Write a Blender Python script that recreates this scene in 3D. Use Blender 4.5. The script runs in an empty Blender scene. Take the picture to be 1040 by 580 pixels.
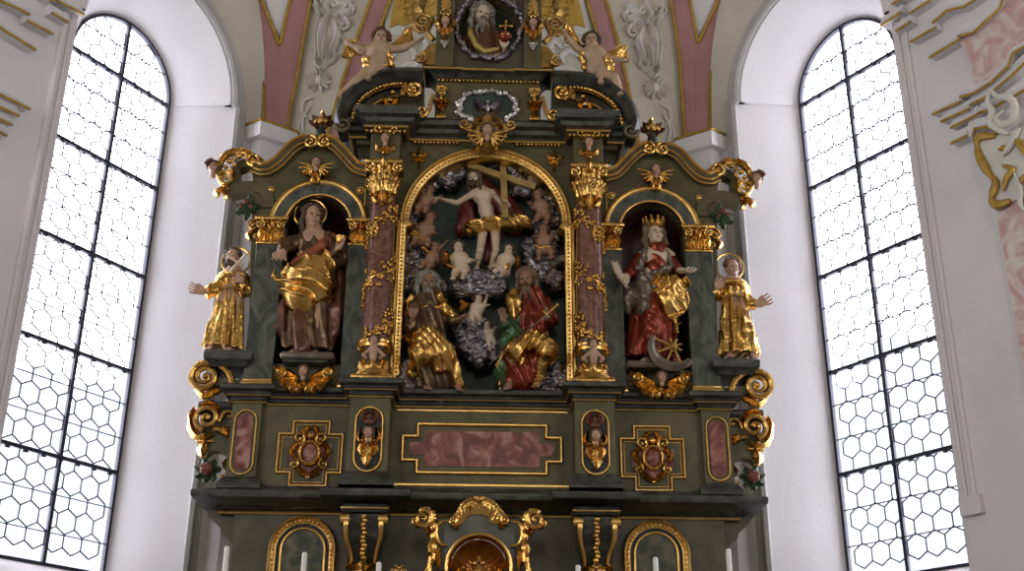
import bpy, bmesh, math, random
import numpy as np
from math import sin, cos, tan, pi, radians, sqrt, atan2
from mathutils import Vector, Matrix
from mathutils.geometry import tessellate_polygon
random.seed(7)
COL = bpy.context.scene.collection

# ------------------------------------------------------------------ camera
F = 1183.0; TH = radians(23.0); PS = radians(1.6); RO = radians(.4); CAM = np.array([-.025, -10., 1.6])
def _basis():
    fw = np.array([sin(PS)*cos(TH), cos(PS)*cos(TH), sin(TH)])
    r = np.array([cos(PS), -sin(PS), 0.]); u = np.cross(r, fw)
    return r*cos(RO)+u*sin(RO), -r*sin(RO)+u*cos(RO), fw
CR, CU, CF = _basis()
def ray(px, py): return CF + CR*(px-520)/F - CU*(py-290)/F
def W(px, py, Y=0.):                       # a survey point of the photo on the vertical plane y = Y
    d = ray(px, py); return CAM + d*((Y-CAM[1])/d[1])
def A(px, py, Y=0.):
    p = W(px, py, Y); return float(p[0]), float(p[2])
def Z(py, Y=0., px=487): return A(px, py, Y)[1]
cd = bpy.data.cameras.new('camera'); cam = bpy.data.objects.new('camera', cd); COL.objects.link(cam)
cd.sensor_width = 36; cd.lens = 36*F/1040; cd.clip_end = 300
M_ = Matrix((Vector(CR), Vector(CU), Vector(-CF))).transposed().to_4x4(); M_.translation = Vector(CAM); cam.matrix_world = M_
bpy.context.scene.camera = cam

# ------------------------------------------------------------------ materials
def mat(name, col, rough=.5, metal=0., col2=None, scale=4., detail=6., lo=.4, hi=.6, bump=0., bscale=30., dist=0., spec=.5, coat=0., stretch=(1,1,1), col3=None, rvar=0.):
    m = bpy.data.materials.new(name); m.use_nodes = True; nt = m.node_tree; N = nt.nodes; L = nt.links
    b = N['Principled BSDF']; b.inputs['Base Color'].default_value = (*col, 1); b.inputs['Roughness'].default_value = rough
    b.inputs['Metallic'].default_value = metal; b.inputs['Specular IOR Level'].default_value = spec; b.inputs['Coat Weight'].default_value = coat
    if col2 or bump or rvar:
        g = N.new('ShaderNodeNewGeometry'); mp = N.new('ShaderNodeMapping'); mp.inputs['Scale'].default_value = stretch
        L.new(g.outputs['Position'], mp.inputs['Vector'])
    if col2:
        n = N.new('ShaderNodeTexNoise'); n.inputs['Scale'].default_value = scale; n.inputs['Detail'].default_value = detail
        n.inputs['Distortion'].default_value = dist; L.new(mp.outputs[0], n.inputs['Vector'])
        r = N.new('ShaderNodeValToRGB'); e = r.color_ramp.elements
        e[0].position = lo; e[0].color = (*col, 1); e[1].position = hi; e[1].color = (*col2, 1)
        if col3: x = e.new(min(.98, hi+.07)); x.color = (*col3, 1)
        L.new(n.outputs['Fac'], r.inputs['Fac']); L.new(r.outputs['Color'], b.inputs['Base Color'])
    if rvar:
        n = N.new('ShaderNodeTexNoise'); n.inputs['Scale'].default_value = 9; L.new(mp.outputs[0], n.inputs['Vector'])
        r = N.new('ShaderNodeMapRange'); r.inputs['To Min'].default_value = rough-rvar; r.inputs['To Max'].default_value = rough+rvar
        L.new(n.outputs['Fac'], r.inputs['Value']); L.new(r.outputs[0], b.inputs['Roughness'])
    if bump:
        n = N.new('ShaderNodeTexNoise'); n.inputs['Scale'].default_value = bscale; n.inputs['Detail'].default_value = 4
        L.new(mp.outputs[0], n.inputs['Vector'])
        u = N.new('ShaderNodeBump'); u.inputs['Strength'].default_value = bump; u.inputs['Distance'].default_value = .02
        L.new(n.outputs['Fac'], u.inputs['Height']); L.new(u.outputs[0], b.inputs['Normal'])
    return m
M = {}
M['gold'] = mat('gilding', (.76,.47,.14), .25, 1., (.50,.27,.065), 7., 5., .35, .7, .35, 26, rvar=.08)
M['goldm'] = mat('gilded_moulding', (.80,.52,.17), .30, 1., (.66,.38,.10), 9., 5., .4, .7, .15, 40)
M['oldgold'] = mat('aged_gilding', (.52,.32,.09), .42, .85, (.30,.17,.05), 14., 5., .4, .65, .4, 40)
M['silver'] = mat('tarnished_silver', (.34,.31,.33), .32, .9, (.10,.09,.10), 9., 5., .35, .65, .4, 30)
M['brightsilver'] = mat('silver_leaf', (.78,.77,.76), .3, .95, (.45,.44,.43), 20., 4., .4, .6, .3, 40)
M['olive'] = mat('olive_green_marbled_wood', (.080,.068,.030), .45, 0., (.140,.120,.058), 3.2, 8., .35, .68, .04, 60, dist=1.2, spec=.35)
M['olive2'] = mat('brown_green_wood', (.060,.050,.028), .5, 0., (.095,.082,.045), 4., 8., .35, .68, .05, 60, dist=.8)
M['slate'] = mat('dark_slate_green_cornice', (.020,.021,.017), .38, 0., (.070,.073,.060), 5., 9., .42, .68, .03, 60, dist=1.5, stretch=(1,1,2))
M['green'] = mat('green_marbled_pilaster', (.036,.044,.033), .32, 0., (.125,.132,.100), 3.4, 10., .38, .66, .02, 60, dist=2.2, stretch=(1.5,1.5,.8))
M['redm'] = mat('red_marbled_panel', (.15,.036,.028), .35, 0., (.30,.105,.080), 7., 9., .42, .56, dist=1.0, col3=(.40,.22,.18), spec=.35)
M['redc'] = mat('red_marbled_column', (.115,.036,.024), .25, 0., (.24,.105,.070), 7., 9., .36, .66, dist=2.6, col3=(.34,.20,.16), coat=.3)
M['niche'] = mat('dark_maroon_niche', (.060,.020,.020), .45, 0., (.095,.034,.034), 3., 4.)
M['nichegreen'] = mat('dark_green_backboard', (.026,.046,.035), .5, 0., (.048,.075,.056), 3., 5.)
M['skin'] = mat('painted_flesh', (.50,.31,.20), .38, 0., (.42,.22,.15), 12., 3., .4, .7)
M['skinp'] = mat('pale_painted_flesh', (.60,.47,.33), .38, 0., (.50,.36,.24), 12., 3., .4, .7)
M['skinm'] = mat('painted_putto_flesh', (.47,.33,.21), .38, 0., (.38,.24,.15), 12., 3., .4, .7)
M['skind'] = mat('weathered_flesh', (.30,.16,.09), .4, 0., (.24,.12,.07), 12., 3., .4, .7)
M['hair'] = mat('brown_hair', (.10,.055,.025), .4, .1, (.045,.025,.012), 30., 3., .4, .6, .5, 60)
M['hairred'] = mat('reddish_hair', (.16,.05,.02), .4, .1, (.08,.025,.012), 30., 3., .4, .6, .5, 60)
M['hairgrey'] = mat('grey_beard', (.28,.26,.20), .4, .2, (.14,.12,.09), 30., 3., .4, .6, .5, 60)
M['beard'] = mat('tawny_beard', (.17,.10,.045), .4, .1, (.08,.045,.02), 30., 3., .4, .6, .5, 60)
M['red'] = mat('red_lacquered_robe', (.25,.036,.012), .24, .5, (.11,.014,.007), 6., 4., .35, .7, .2, 18)
M['sash'] = mat('orange_red_sash', (.30,.075,.030), .4, .1, (.20,.045,.02), 6., 4.)
M['crimson'] = mat('crimson_cloth', (.16,.020,.013), .4, .1, (.08,.012,.009), 6., 4., .35, .7)
M['redbrown'] = mat('red_brown_robe', (.16,.055,.024), .3, .3, (.085,.045,.030), 6., 5., .35, .7, .2, 18)
M['greyrobe'] = mat('grey_silvered_robe', (.20,.165,.12), .32, .4, (.10,.065,.05), 7., 5., .35, .7, .2, 18)
M['brownrobe'] = mat('brown_gilt_flecked_tunic', (.15,.085,.040), .3, .55, (.06,.035,.02), 9., 6., .42, .62, .3, 24, col3=(.30,.20,.08))
M['greenrobe'] = mat('green_cloth', (.05,.12,.035), .3, .25, (.03,.065,.025), 7., 4., .35, .7)
M['wood'] = mat('pale_cross_wood', (.44,.31,.11), .4, .2, (.34,.22,.07), 8., 4.)
M['yellow'] = mat('yellow_sash', (.48,.37,.08), .4, .2)
M['leaf'] = mat('dark_green_leaf', (.025,.055,.025), .4, 0., (.05,.085,.04), 20., 3.)
M['rose'] = mat('dull_red_rose', (.22,.050,.028), .5, 0., (.13,.035,.02), 20., 3.)
M['plaster'] = mat('white_plaster', (.82,.785,.79), .85, 0., (.76,.725,.73), 1.4, 6., .35, .75, .12, 14)
M['cream'] = mat('cream_plaster', (.66,.615,.51), .85, 0., (.59,.545,.45), 2., 6., .35, .75, .1, 14)
M['stucco'] = mat('white_stucco', (.74,.71,.64), .8, 0., (.64,.61,.55), 6., 5., .35, .7, .1, 40)
M['grey'] = mat('grey_painted_moulding', (.50,.49,.47), .8, 0., (.43,.42,.40), 3., 5., .35, .7, .1, 20)
M['pink'] = mat('pink_painted_band', (.46,.235,.225), .8, 0., (.39,.19,.185), 3., 7., .35, .7, .06, 30)
M['pinkmarble'] = mat('pink_scagliola', (.60,.36,.33), .5, 0., (.75,.66,.62), 4., 9., .38, .62, dist=2.2)
M['goldpaint'] = mat('ochre_gold_paint', (.48,.30,.055), .45, .45, (.36,.21,.035), 12., 4., .4, .65, .1, 40)
M['wax'] = mat('white_candle_wax', (.80,.79,.74), .35)
M['iron'] = mat('dark_iron', (.03,.03,.045), .5, .3)
M['lead'] = mat('lead_came', (.06,.06,.07), .5, .3)
M['stone'] = mat('pale_stone_floor', (.40,.38,.35), .6, 0., (.30,.28,.26), 2., 6.)
M['amber'] = mat('amber_gilded_shell', (.66,.26,.05), .3, .7, (.42,.13,.025), 8., 4., .35, .7, .2, 20)
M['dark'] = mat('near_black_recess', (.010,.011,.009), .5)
M['tgrey'] = mat('grey_silvered_wood', (.105,.108,.088), .4, .3, (.07,.072,.058), 6., 4.)
M['naveplaster'] = mat('nave_plaster', (.42,.39,.33), .85, 0., (.36,.33,.28), 2., 5.)
M['eye'] = mat('painted_eye', (.03,.02,.015), .3)
M['lips'] = mat('painted_lips', (.33,.09,.07), .4)
M['tree'] = mat('tree_leaves', (.014,.032,.028), .8, 0., (.045,.070,.062), 1.2, 6.)
def glass_mat():
    m = bpy.data.materials.new('old_window_glass'); m.use_nodes = True; N = m.node_tree.nodes; L = m.node_tree.links; N.clear()
    o = N.new('ShaderNodeOutputMaterial'); mx = N.new('ShaderNodeMixShader'); t = N.new('ShaderNodeBsdfTransparent'); d = N.new('ShaderNodeBsdfTranslucent')
    t.inputs[0].default_value = (.95,.96,1,1); d.inputs[0].default_value = (.85,.88,.95,1); mx.inputs[0].default_value = .10
    L.new(t.outputs[0], mx.inputs[1]); L.new(d.outputs[0], mx.inputs[2]); L.new(mx.outputs[0], o.inputs[0]); return m
M['glass'] = glass_mat()

# ------------------------------------------------------------------ objects
def mesh_from(name, V, Fc, smooth=True, ang=40):
    me = bpy.data.meshes.new(name); V = np.asarray(V, dtype=np.float32); me.from_pydata([], [], []) if len(V) == 0 else None
    if isinstance(Fc, np.ndarray):
        me.vertices.add(len(V)); me.vertices.foreach_set('co', V.ravel())
        k = Fc.shape[1]; n = len(Fc); me.loops.add(n*k); me.polygons.add(n)
        me.loops.foreach_set('vertex_index', Fc.ravel().astype(np.int32))
        me.polygons.foreach_set('loop_start', np.arange(n, dtype=np.int32)*k)
        me.update(calc_edges=True)
    else: me.from_pydata([tuple(map(float, v)) for v in V], [], Fc)
    me.validate()
    if smooth:
        me.polygons.foreach_set('use_smooth', [True]*len(me.polygons))
        if ang < 180:
            me.set_sharp_from_angle(angle=radians(ang))
    me.update(); return me
def wloc(o):
    p = np.zeros(3)
    while o is not None: p = p+np.array(o.location); o = o.parent
    return p
def tag(o, label=None, cat=None, group=None, kind=None):
    if label: o['label'] = label
    if cat: o['category'] = cat
    if group: o['group'] = group
    if kind: o['kind'] = kind
    return o
def empty(name, loc=(0,0,0), rz=0., sc=1., **k):
    o = bpy.data.objects.new(name, None); COL.objects.link(o); o.location = loc; o.rotation_euler = (0,0,rz); o.scale = (sc,)*3; o.empty_display_size = .1
    return tag(o, **k)
def link(name, me, m, parent=None, **k):
    o = bpy.data.objects.new(name, me); COL.objects.link(o)
    for x in (m if isinstance(m, (list,tuple)) else [m]): me.materials.append(M[x] if isinstance(x, str) else x)
    o.parent = parent; return tag(o, **k)
class MB:
    """collects shapes in world coordinates (left half of the altar), builds ONE mesh"""
    def __init__(s): s.V = []; s.F = []
    def add(s, V, Fc):
        n = len(s.V); s.V += [tuple(map(float, v)) for v in V]; s.F += [tuple(int(i)+n for i in f) for f in Fc]; return s
    def box(s, x0, x1, y0, y1, z0, z1, b=0.):
        x0,x1 = min(x0,x1),max(x0,x1); y0,y1 = min(y0,y1),max(y0,y1); z0,z1 = min(z0,z1),max(z0,z1)
        b = min(b, (x1-x0)/2.1, (y1-y0)/2.1, (z1-z0)/2.1)
        if b <= 0:
            V = [(x,y,z) for z in (z0,z1) for y in (y0,y1) for x in (x0,x1)]
            return s.add(V, [(0,2,3,1),(4,5,7,6),(0,1,5,4),(2,6,7,3),(0,4,6,2),(1,3,7,5)])
        P = lambda q: [(x0+q,y0),(x1-q,y0),(x1,y0+q),(x1,y1-q),(x1-q,y1),(x0+q,y1),(x0,y1-q),(x0,y0+q)]
        V = []
        def ringat(z, i):
            xa,xb,ya,yb = x0+i,x1-i,y0+i,y1-i
            return [(xa+b,ya,z),(xb-b,ya,z),(xb,ya+b,z),(xb,yb-b,z),(xb-b,yb,z),(xa+b,yb,z),(xa,yb-b,z),(xa,ya+b,z)]
        for z, i in ((z0,b*.6),(z0+b,0),(z1-b,0),(z1,b*.6)): V += ringat(z, i)
        Fc = [tuple(range(7,-1,-1)), tuple(range(24,32))]
        for k in range(3):
            for i in range(8): j = (i+1)%8; Fc.append((k*8+i, k*8+j, k*8+8+j, k*8+8+i))
        return s.add(V, Fc)
    def sweep(s, path, prof, mp, closed=False, pclosed=True):
        """path: 2D points; prof: (normal offset, depth) points; mp(u,v,d)->xyz"""
        P = [np.array(p, float) for p in path]; P = [p for i, p in enumerate(P) if i == 0 or np.linalg.norm(p-P[i-1]) > 1e-5]; n = len(P); V = []
        for i in range(n):
            a = P[i-1] if (i > 0 or closed) else None; c = P[(i+1) % n] if (i < n-1 or closed) else None; b = P[i]
            def nrm(p, q): d = q-p; d = d/(np.linalg.norm(d)+1e-12); return np.array([d[1], -d[0]])
            if a is None: m_ = nrm(b, c)
            elif c is None: m_ = nrm(a, b)
            else:
                n1, n2 = nrm(a, b), nrm(b, c); m_ = n1+n2; m_ = m_/max(1e-6, np.dot(m_, m_))*2
                if np.linalg.norm(m_) > 3: m_ = m_/np.linalg.norm(m_)*3
            for (o, d) in prof: q = b+m_*o; V.append(mp(q[0], q[1], d))
        k = len(prof); Fc = []
        for i in range(n if closed else n-1):
            for j in range(k if pclosed else k-1):
                a = i*k+j; b = i*k+(j+1) % k; i2 = (i+1) % n; Fc.append((a, b, i2*k+(j+1) % k, i2*k+j))
        if not closed and pclosed: Fc += [tuple(range(k-1,-1,-1)), tuple((n-1)*k+j for j in range(k))]
        return s.add(V, Fc)
    def plate(s, loops, y0, y1, mp=None):
        """extruded 2D polygon (first loop) with holes; (u, v) -> (x, z)"""
        mp = mp or (lambda u, v, y: (u, y, v))
        flat = [p for l in loops for p in l]; tr = tessellate_polygon([[Vector((p[0], p[1], 0)) for p in l] for l in loops]); n = len(flat)
        V = [mp(p[0], p[1], y0) for p in flat]+[mp(p[0], p[1], y1) for p in flat]
        Fc = [tuple(t) for t in tr]+[tuple(i+n for i in reversed(t)) for t in tr]; o = 0
        for l in loops:
            k = len(l)
            for i in range(k): j = (i+1) % k; Fc.append((o+i, o+j, o+j+n, o+i+n))
            o += k
        return s.add(V, Fc)
    def tube(s, pts, rad, n=8, flat=1., caps=True, up=(0,1,0)):
        pts = [np.array(p, float) for p in pts]; m = len(pts); V = []; up = np.array(up, float)
        if not hasattr(rad, '__len__'): rad = [rad]*m
        for i in range(m):
            t = pts[min(i+1, m-1)]-pts[max(i-1, 0)]; t /= np.linalg.norm(t)+1e-12
            u = up-t*np.dot(up, t)
            if np.linalg.norm(u) < .05: u = np.array([1., 0, 0])-t*t[0]
            u /= np.linalg.norm(u); w = np.cross(t, u)
            for k in range(n): a = 2*pi*k/n; V.append(pts[i]+w*cos(a)*rad[i]+u*sin(a)*rad[i]*flat)
        Fc = [(i*n+k, i*n+(k+1) % n, (i+1)*n+(k+1) % n, (i+1)*n+k) for i in range(m-1) for k in range(n)]
        if caps: Fc += [tuple(range(n-1,-1,-1)), tuple((m-1)*n+k for k in range(n))]
        return s.add(V, Fc)
    def lathe(s, c, prof, n=24, sx=1., sy=1.):
        V = [(c[0]+r*cos(2*pi*k/n)*sx, c[1]+r*sin(2*pi*k/n)*sy, z) for (r, z) in prof for k in range(n)]; m = len(prof)
        Fc = [(i*n+k, i*n+(k+1) % n, (i+1)*n+(k+1) % n, (i+1)*n+k) for i in range(m-1) for k in range(n)]
        return s.add(V, Fc+[tuple(range(n-1,-1,-1)), tuple((m-1)*n+k for k in range(n))])
    def ball(s, c, r, n=8, m=6):
        if not hasattr(r, '__len__'): r = (r, r, r)
        V = [(c[0], c[1], c[2]-r[2])]
        for i in range(1, m):
            a = -pi/2+pi*i/m; V += [(c[0]+r[0]*cos(a)*cos(2*pi*k/n), c[1]+r[1]*cos(a)*sin(2*pi*k/n), c[2]+r[2]*sin(a)) for k in range(n)]
        V.append((c[0], c[1], c[2]+r[2])); e = len(V)-1; Fc = [(0, 1+(k+1) % n, 1+k) for k in range(n)]
        for i in range(m-2): Fc += [(1+i*n+k, 1+i*n+(k+1) % n, 1+(i+1)*n+(k+1) % n, 1+(i+1)*n+k) for k in range(n)]
        Fc += [(e, 1+(m-2)*n+k, 1+(m-2)*n+(k+1) % n) for k in range(n)]; return s.add(V, Fc)
    def spiral(s, cx, cz, y, R, turns, a0, d=1, r0=.02, r1=.012, n=8, flat=1.2, tail=None, lift=0.):
        """volute in the xz plane; starts at radius R, angle a0 and winds inward; tail = points leading in"""
        k = int(18*turns)+2; pts = []; rad = []
        for p in (tail or []): pts.append((p[0], y, p[1])); rad.append(r0)
        for i in range(k):
            t = i/(k-1); a = a0+d*2*pi*turns*t; r = R*(1-t)**.85+R*.10; pts.append((cx+r*cos(a), y-lift*t, cz+r*sin(a))); rad.append(r0+(r1-r0)*t)
        s.tube(pts, rad, n, flat); s.ball((cx, y-lift, cz), (R*.22, R*.22*flat, R*.22)); return s
    def leaf(s, pts, w, y, th=.012, lobes=5, curl=.03, n=24):
        """acanthus leaf along 2D points in xz, raised toward the viewer (-y)"""
        P = smooth2(pts, n); V = []; K = 7
        for i, p in enumerate(P):
            t = i/(len(P)-1); q = P[min(i+1, len(P)-1)]; o = P[max(i-1, 0)]; dx, dz = q[0]-o[0], q[1]-o[1]; L = sqrt(dx*dx+dz*dz)+1e-9; nx, nz = -dz/L, dx/L
            ww = w*(sin(pi*min(1, t*.92+.08))**.6)*(.70+.30*abs(sin(pi*lobes*t)))+.002
            for k in range(K):
                u = (k/(K-1))*2-1; h = th*(1.2-abs(u)**1.5)+(.35*th if k == 3 else 0)+curl*t*t-th*.6*abs(sin(pi*lobes*t))*abs(u)
                V.append((p[0]+nx*ww*u, y-h, p[1]+nz*ww*u))
        m = len(P); base = len(V)
        Fc = [(i*K+k, i*K+k+1, (i+1)*K+k+1, (i+1)*K+k) for i in range(m-1) for k in range(K-1)]
        V += [(v[0], v[1]+th*1.4, v[2]) for v in V[:]]
        Fc += [tuple(base+j for j in reversed(f)) for f in Fc[:]]
        for i in range(m-1): Fc += [(i*K, (i+1)*K, base+(i+1)*K, base+i*K), (i*K+K-1, base+i*K+K-1, base+(i+1)*K+K-1, (i+1)*K+K-1)]
        Fc += [tuple(range(K))+tuple(base+k for k in range(K-1,-1,-1)), tuple((m-1)*K+k for k in range(K-1,-1,-1))+tuple(base+(m-1)*K+k for k in range(K))]
        return s.add(V, Fc)
    def build(s, name, m, parent=None, side=-1, smooth=True, ang=40, **k):
        V = np.array(s.V, float); Fc = s.F
        if side > 0: V = V*np.array([-1, 1, 1]); Fc = [tuple(reversed(f)) for f in Fc]
        if parent is not None: V = V-wloc(parent)
        return link(name, mesh_from(name, V, Fc, smooth, ang), m, parent, **k)
XZ = lambda u, v, d: (u, d, v)            # frames standing upright: path in xz, depth = y
XY = lambda u, v, d: (u, v, d)            # cornices: path in plan, depth = z
def arc(cx, cz, r, a0, a1, n=24, rz=None):
    return [(cx+r*cos(a0+(a1-a0)*i/n), cz+(rz or r)*sin(a0+(a1-a0)*i/n)) for i in range(n+1)]
def smooth2(pts, n=24):
    """Catmull-Rom through points of any dimension"""
    P = [np.array(p, float) for p in pts]; P = [2*P[0]-P[1]]+P+[2*P[-1]-P[-2]]; out = []; m = len(P)-3
    for i in range(n+1):
        t = i/n*m; k = min(int(t), m-1); f = t-k; a, b, c, d = P[k:k+4]
        out.append(.5*((2*b)+(c-a)*f+(2*a-5*b+4*c-d)*f*f+(3*b-a-3*c+d)*f**3))
    return out
def stadium(cx, z0, z1, r, n=8):
    return arc(cx, z1-r, r, 0, pi, n)+arc(cx, z0+r, r, pi, 2*pi, n)
ROUND = lambda w, h, n=6: [(w*cos(pi*i/n), -h*sin(pi*i/n)) for i in range(n+1)]   # half-round frame bead
def rframe(w, y, h, n=6): return [(w*cos(pi*i/n), y-h*sin(pi*i/n)) for i in range(n+1)]

# ------------------------------------------------------------------ sculpted forms: blended distance fields -> one skin
def surface_nets(f, o, h):
    s = f < 0; nx, ny, nz = f.shape
    c = np.zeros((nx-1, ny-1, nz-1), np.int8)
    for i in (0,1):
        for j in (0,1):
            for k in (0,1): c += s[i:nx-1+i, j:ny-1+j, k:nz-1+k]
    act = (c > 0) & (c < 8); idx = -np.ones(act.shape, np.int64); I = np.argwhere(act); idx[act] = np.arange(len(I))
    acc = np.zeros((len(I), 3)); cnt = np.zeros(len(I)); C8 = [(i,j,k) for i in (0,1) for j in (0,1) for k in (0,1)]
    val = {q: f[I[:,0]+q[0], I[:,1]+q[1], I[:,2]+q[2]] for q in C8}
    for p in C8:
        for ax in range(3):
            if p[ax] == 0:
                q = tuple(p[m]+(1 if m == ax else 0) for m in range(3)); a, b = val[p], val[q]; m_ = (a < 0) != (b < 0)
                t = np.where(m_, a/np.where(m_, a-b, 1), 0); v = np.tile(np.array(p, float), (len(I),1)); v[:,ax] += t
                acc[m_] += v[m_]; cnt[m_] += 1
    V = (I+acc/np.maximum(cnt, 1)[:,None])*h+o; Q = []
    for ax in range(3):
        sl0 = [slice(None)]*3; sl1 = [slice(None)]*3; sl0[ax] = slice(0,-1); sl1[ax] = slice(1,None)
        a, b = s[tuple(sl0)], s[tuple(sl1)]; e = np.argwhere(a != b); u, w = (ax+1) % 3, (ax+2) % 3
        ok = (e[:,u] > 0) & (e[:,w] > 0) & (e[:,u] < f.shape[u]-1) & (e[:,w] < f.shape[w]-1); e = e[ok]; fl = a[tuple(e.T)]
        def g(du, dw): t = e.copy(); t[:,u] -= du; t[:,w] -= dw; return idx[tuple(t.T)]
        q = np.stack([g(1,1), g(0,1), g(0,0), g(1,0)], 1); q[~fl] = q[~fl][:, ::-1]; Q.append(q)
    Q = np.concatenate(Q); Q = Q[(Q >= 0).all(1)]; return V, Q
def v3(*a): return np.array(a, float)
def rot(ax, a):
    return np.array(Matrix.Rotation(a, 3, ax))
def cap(a, b, r0, r1=None, k=.02): return dict(t='c', a=v3(*a), b=v3(*b), r0=r0, r1=r0 if r1 is None else r1, k=k)
def ell(c, r, R=None, k=.02): return dict(t='e', c=v3(*c), r=v3(*(r if hasattr(r, '__len__') else (r,r,r))), R=np.eye(3) if R is None else R, k=k)
def skirt(a, b, r0, r1, n=9, amp=.02, ph=0., k=.02, ly=.8, tw=0.): return dict(t='s', a=v3(*a), b=v3(*b), r0=r0, r1=r1, n=n, amp=amp, ph=ph, k=k, ly=ly, tw=tw)
def chain(pts, rad, k=.02): return [cap(pts[i], pts[i+1], rad[i], rad[i+1], k) for i in range(len(pts)-1)]
def sub(p): p = dict(p); p['neg'] = True; return p
def xf(prims, R=None, t=(0,0,0), s=1.):
    R = np.eye(3) if R is None else R; t = v3(*t); out = []
    for p in prims:
        p = dict(p); p['k'] = p['k']*s
        for q in ('a','b','c'):
            if q in p: p[q] = R@(p[q]*s)+t
        if p['t'] == 'e': p['R'] = R@p['R']; p['r'] = p['r']*s
        else: p['r0'] *= s; p['r1'] *= s
        if 'amp' in p: p['amp'] *= s
        out.append(p)
    return out
def flipx(prims):
    out = []; D = np.diag([-1.,1,1])
    for p in prims:
        p = dict(p)
        for q in ('a','b','c'):
            if q in p: p[q] = p[q]*v3(-1,1,1)
        if p['t'] == 'e': p['R'] = D@p['R']
        out.append(p)
    return out
def sculpt(prims, h=.009, disp=None, dmax=0.):
    lo = np.full(3, 1e9); hi = -lo
    def bb(p):
        if p['t'] == 'e': e = np.abs(p['R'])@p['r']; return p['c']-e, p['c']+e
        r = max(p['r0'], p['r1'])+p.get('amp', 0)*1.5; return np.minimum(p['a'], p['b'])-r, np.maximum(p['a'], p['b'])+r
    for p in prims:
        if not p.get('neg'): a, b = bb(p); lo = np.minimum(lo, a); hi = np.maximum(hi, b)
    lo -= dmax+3*h; hi += dmax+3*h; n = np.ceil((hi-lo)/h).astype(int)+1
    f = np.full(n, .5, np.float32); ax = [lo[i]+h*np.arange(n[i]) for i in range(3)]
    for p in prims:
        a, b = bb(p); g = p['k']+dmax+3*h; i0 = np.maximum(0, ((a-g-lo)/h).astype(int)); i1 = np.minimum(n, ((b+g-lo)/h).astype(int)+2)
        if (i1 <= i0).any(): continue
        S = tuple(slice(i0[j], i1[j]) for j in range(3)); P = np.stack(np.meshgrid(*[ax[j][S[j]] for j in range(3)], indexing='ij'), -1)
        if p['t'] == 'e':
            q = (P-p['c'])@p['R']; k0 = np.linalg.norm(q/p['r'], axis=-1); k1 = np.linalg.norm(q/p['r']**2, axis=-1)+1e-9; d = k0*(k0-1)/k1
        else:
            ba = p['b']-p['a']; L2 = ba@ba+1e-12; t = ((P-p['a'])@ba)/L2
            if p['t'] == 'c': tc = np.clip(t, 0, 1); d = np.linalg.norm(P-p['a']-tc[...,None]*ba, axis=-1)-(p['r0']+(p['r1']-p['r0'])*tc)
            else:
                tc = np.clip(t, 0, 1); q = P-p['a']-tc[...,None]*ba; th = np.arctan2(q[...,1]/p['ly'], q[...,0])
                rr = p['r0']+(p['r1']-p['r0'])*tc
                am = p['amp']*(.25+.75*tc); tt = th*p['n']+p['ph']+p['tw']*tc+1.1*np.sin(th*3+p['ph'])
                r = np.sqrt(q[...,0]**2+(q[...,1]/p['ly'])**2)-rr-am*(1-2*np.abs(np.sin(tt/2))**.8)
                L = sqrt(L2); d = np.maximum(r*.8, np.maximum(-t, t-1)*L)
        o = f[S]; k = max(p['k'], 1e-4)
        if p.get('neg'): hh = np.maximum(k-np.abs(o+d), 0)/k; f[S] = np.maximum(o, -d)+hh*hh*k*.25
        else: hh = np.maximum(k-np.abs(o-d), 0)/k; f[S] = np.minimum(o, d)-hh*hh*k*.25
    if disp is not None:
        P = np.stack(np.meshgrid(*ax, indexing='ij'), -1); near = f < (dmax+3*h)
        f[near] -= disp(P[near])
    return surface_nets(f, lo, h)
def SC(name, prims, m, parent, h=.009, disp=None, dmax=0., base=(0,0,0), **k):
    V, Q = sculpt(prims, h, disp, dmax); return link(name, mesh_from(name, V-np.array(base), Q, True, 180), m, parent, **k)
def folds(direc, freq, amp, warp=.5, seed=0, sharp=.75):
    rg = np.random.RandomState(seed); D = v3(*direc); D = D/np.linalg.norm(D); Ws = rg.randn(5,3); ph = rg.rand(5)*6.28
    def fn(P):
        w = sum(np.sin(P@Ws[i]*(5+3*i)+ph[i])/(1+i*.6) for i in range(5)); u = (P@D)*freq+warp*w
        v = 1-2*np.abs(np.sin(u))**sharp; w2 = np.sin((P@Ws[3])*11+w*1.3)
        return amp*(.75*v+.25*w2)
    return fn
def bumpy(freq, amp, seed=0):
    rg = np.random.RandomState(seed); Ws = rg.randn(7,3); Ws /= np.linalg.norm(Ws, axis=1)[:,None]; ph = rg.rand(7)*6.28
    return lambda P: amp*sum(np.sin(P@Ws[i]*freq*(1+.25*i)+ph[i]+1.5*np.sin(P@Ws[(i+2) % 7]*freq*.6)) for i in range(7))/3.5
def crinkle(d1, f1, a1, d2, f2, a2, seed=0, w=1.2):
    A1 = folds(d1, f1, a1, w, seed, .7); A2 = folds(d2, f2, a2, w, seed+50, .7); return lambda P: A1(P)+A2(P)
def swag(C, freq, amp, seed=0, w=.9, amp2=.4, dy=.35):
    """U-shaped folds hanging from the point C, broken by finer creases"""
    C = v3(*C); A2 = folds((.8,.1,.55), freq*1.25, amp*amp2, w*1.3, seed+9, .7); rg = np.random.RandomState(seed); Ws = rg.randn(4,3); ph = rg.rand(4)*6.28
    def fn(P):
        D = (P-C)*v3(1, dy, 1); wv = sum(np.sin(P@Ws[i]*(6+4*i)+ph[i])/(1+i*.5) for i in range(4)); return amp*(1-2*np.abs(np.sin(np.linalg.norm(D, axis=-1)*freq+w*wv))**.75)+A2(P)
    return fn
SKY = 9.; NAVE = 215.; WEST = 330.; EXPO = 0.
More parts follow.
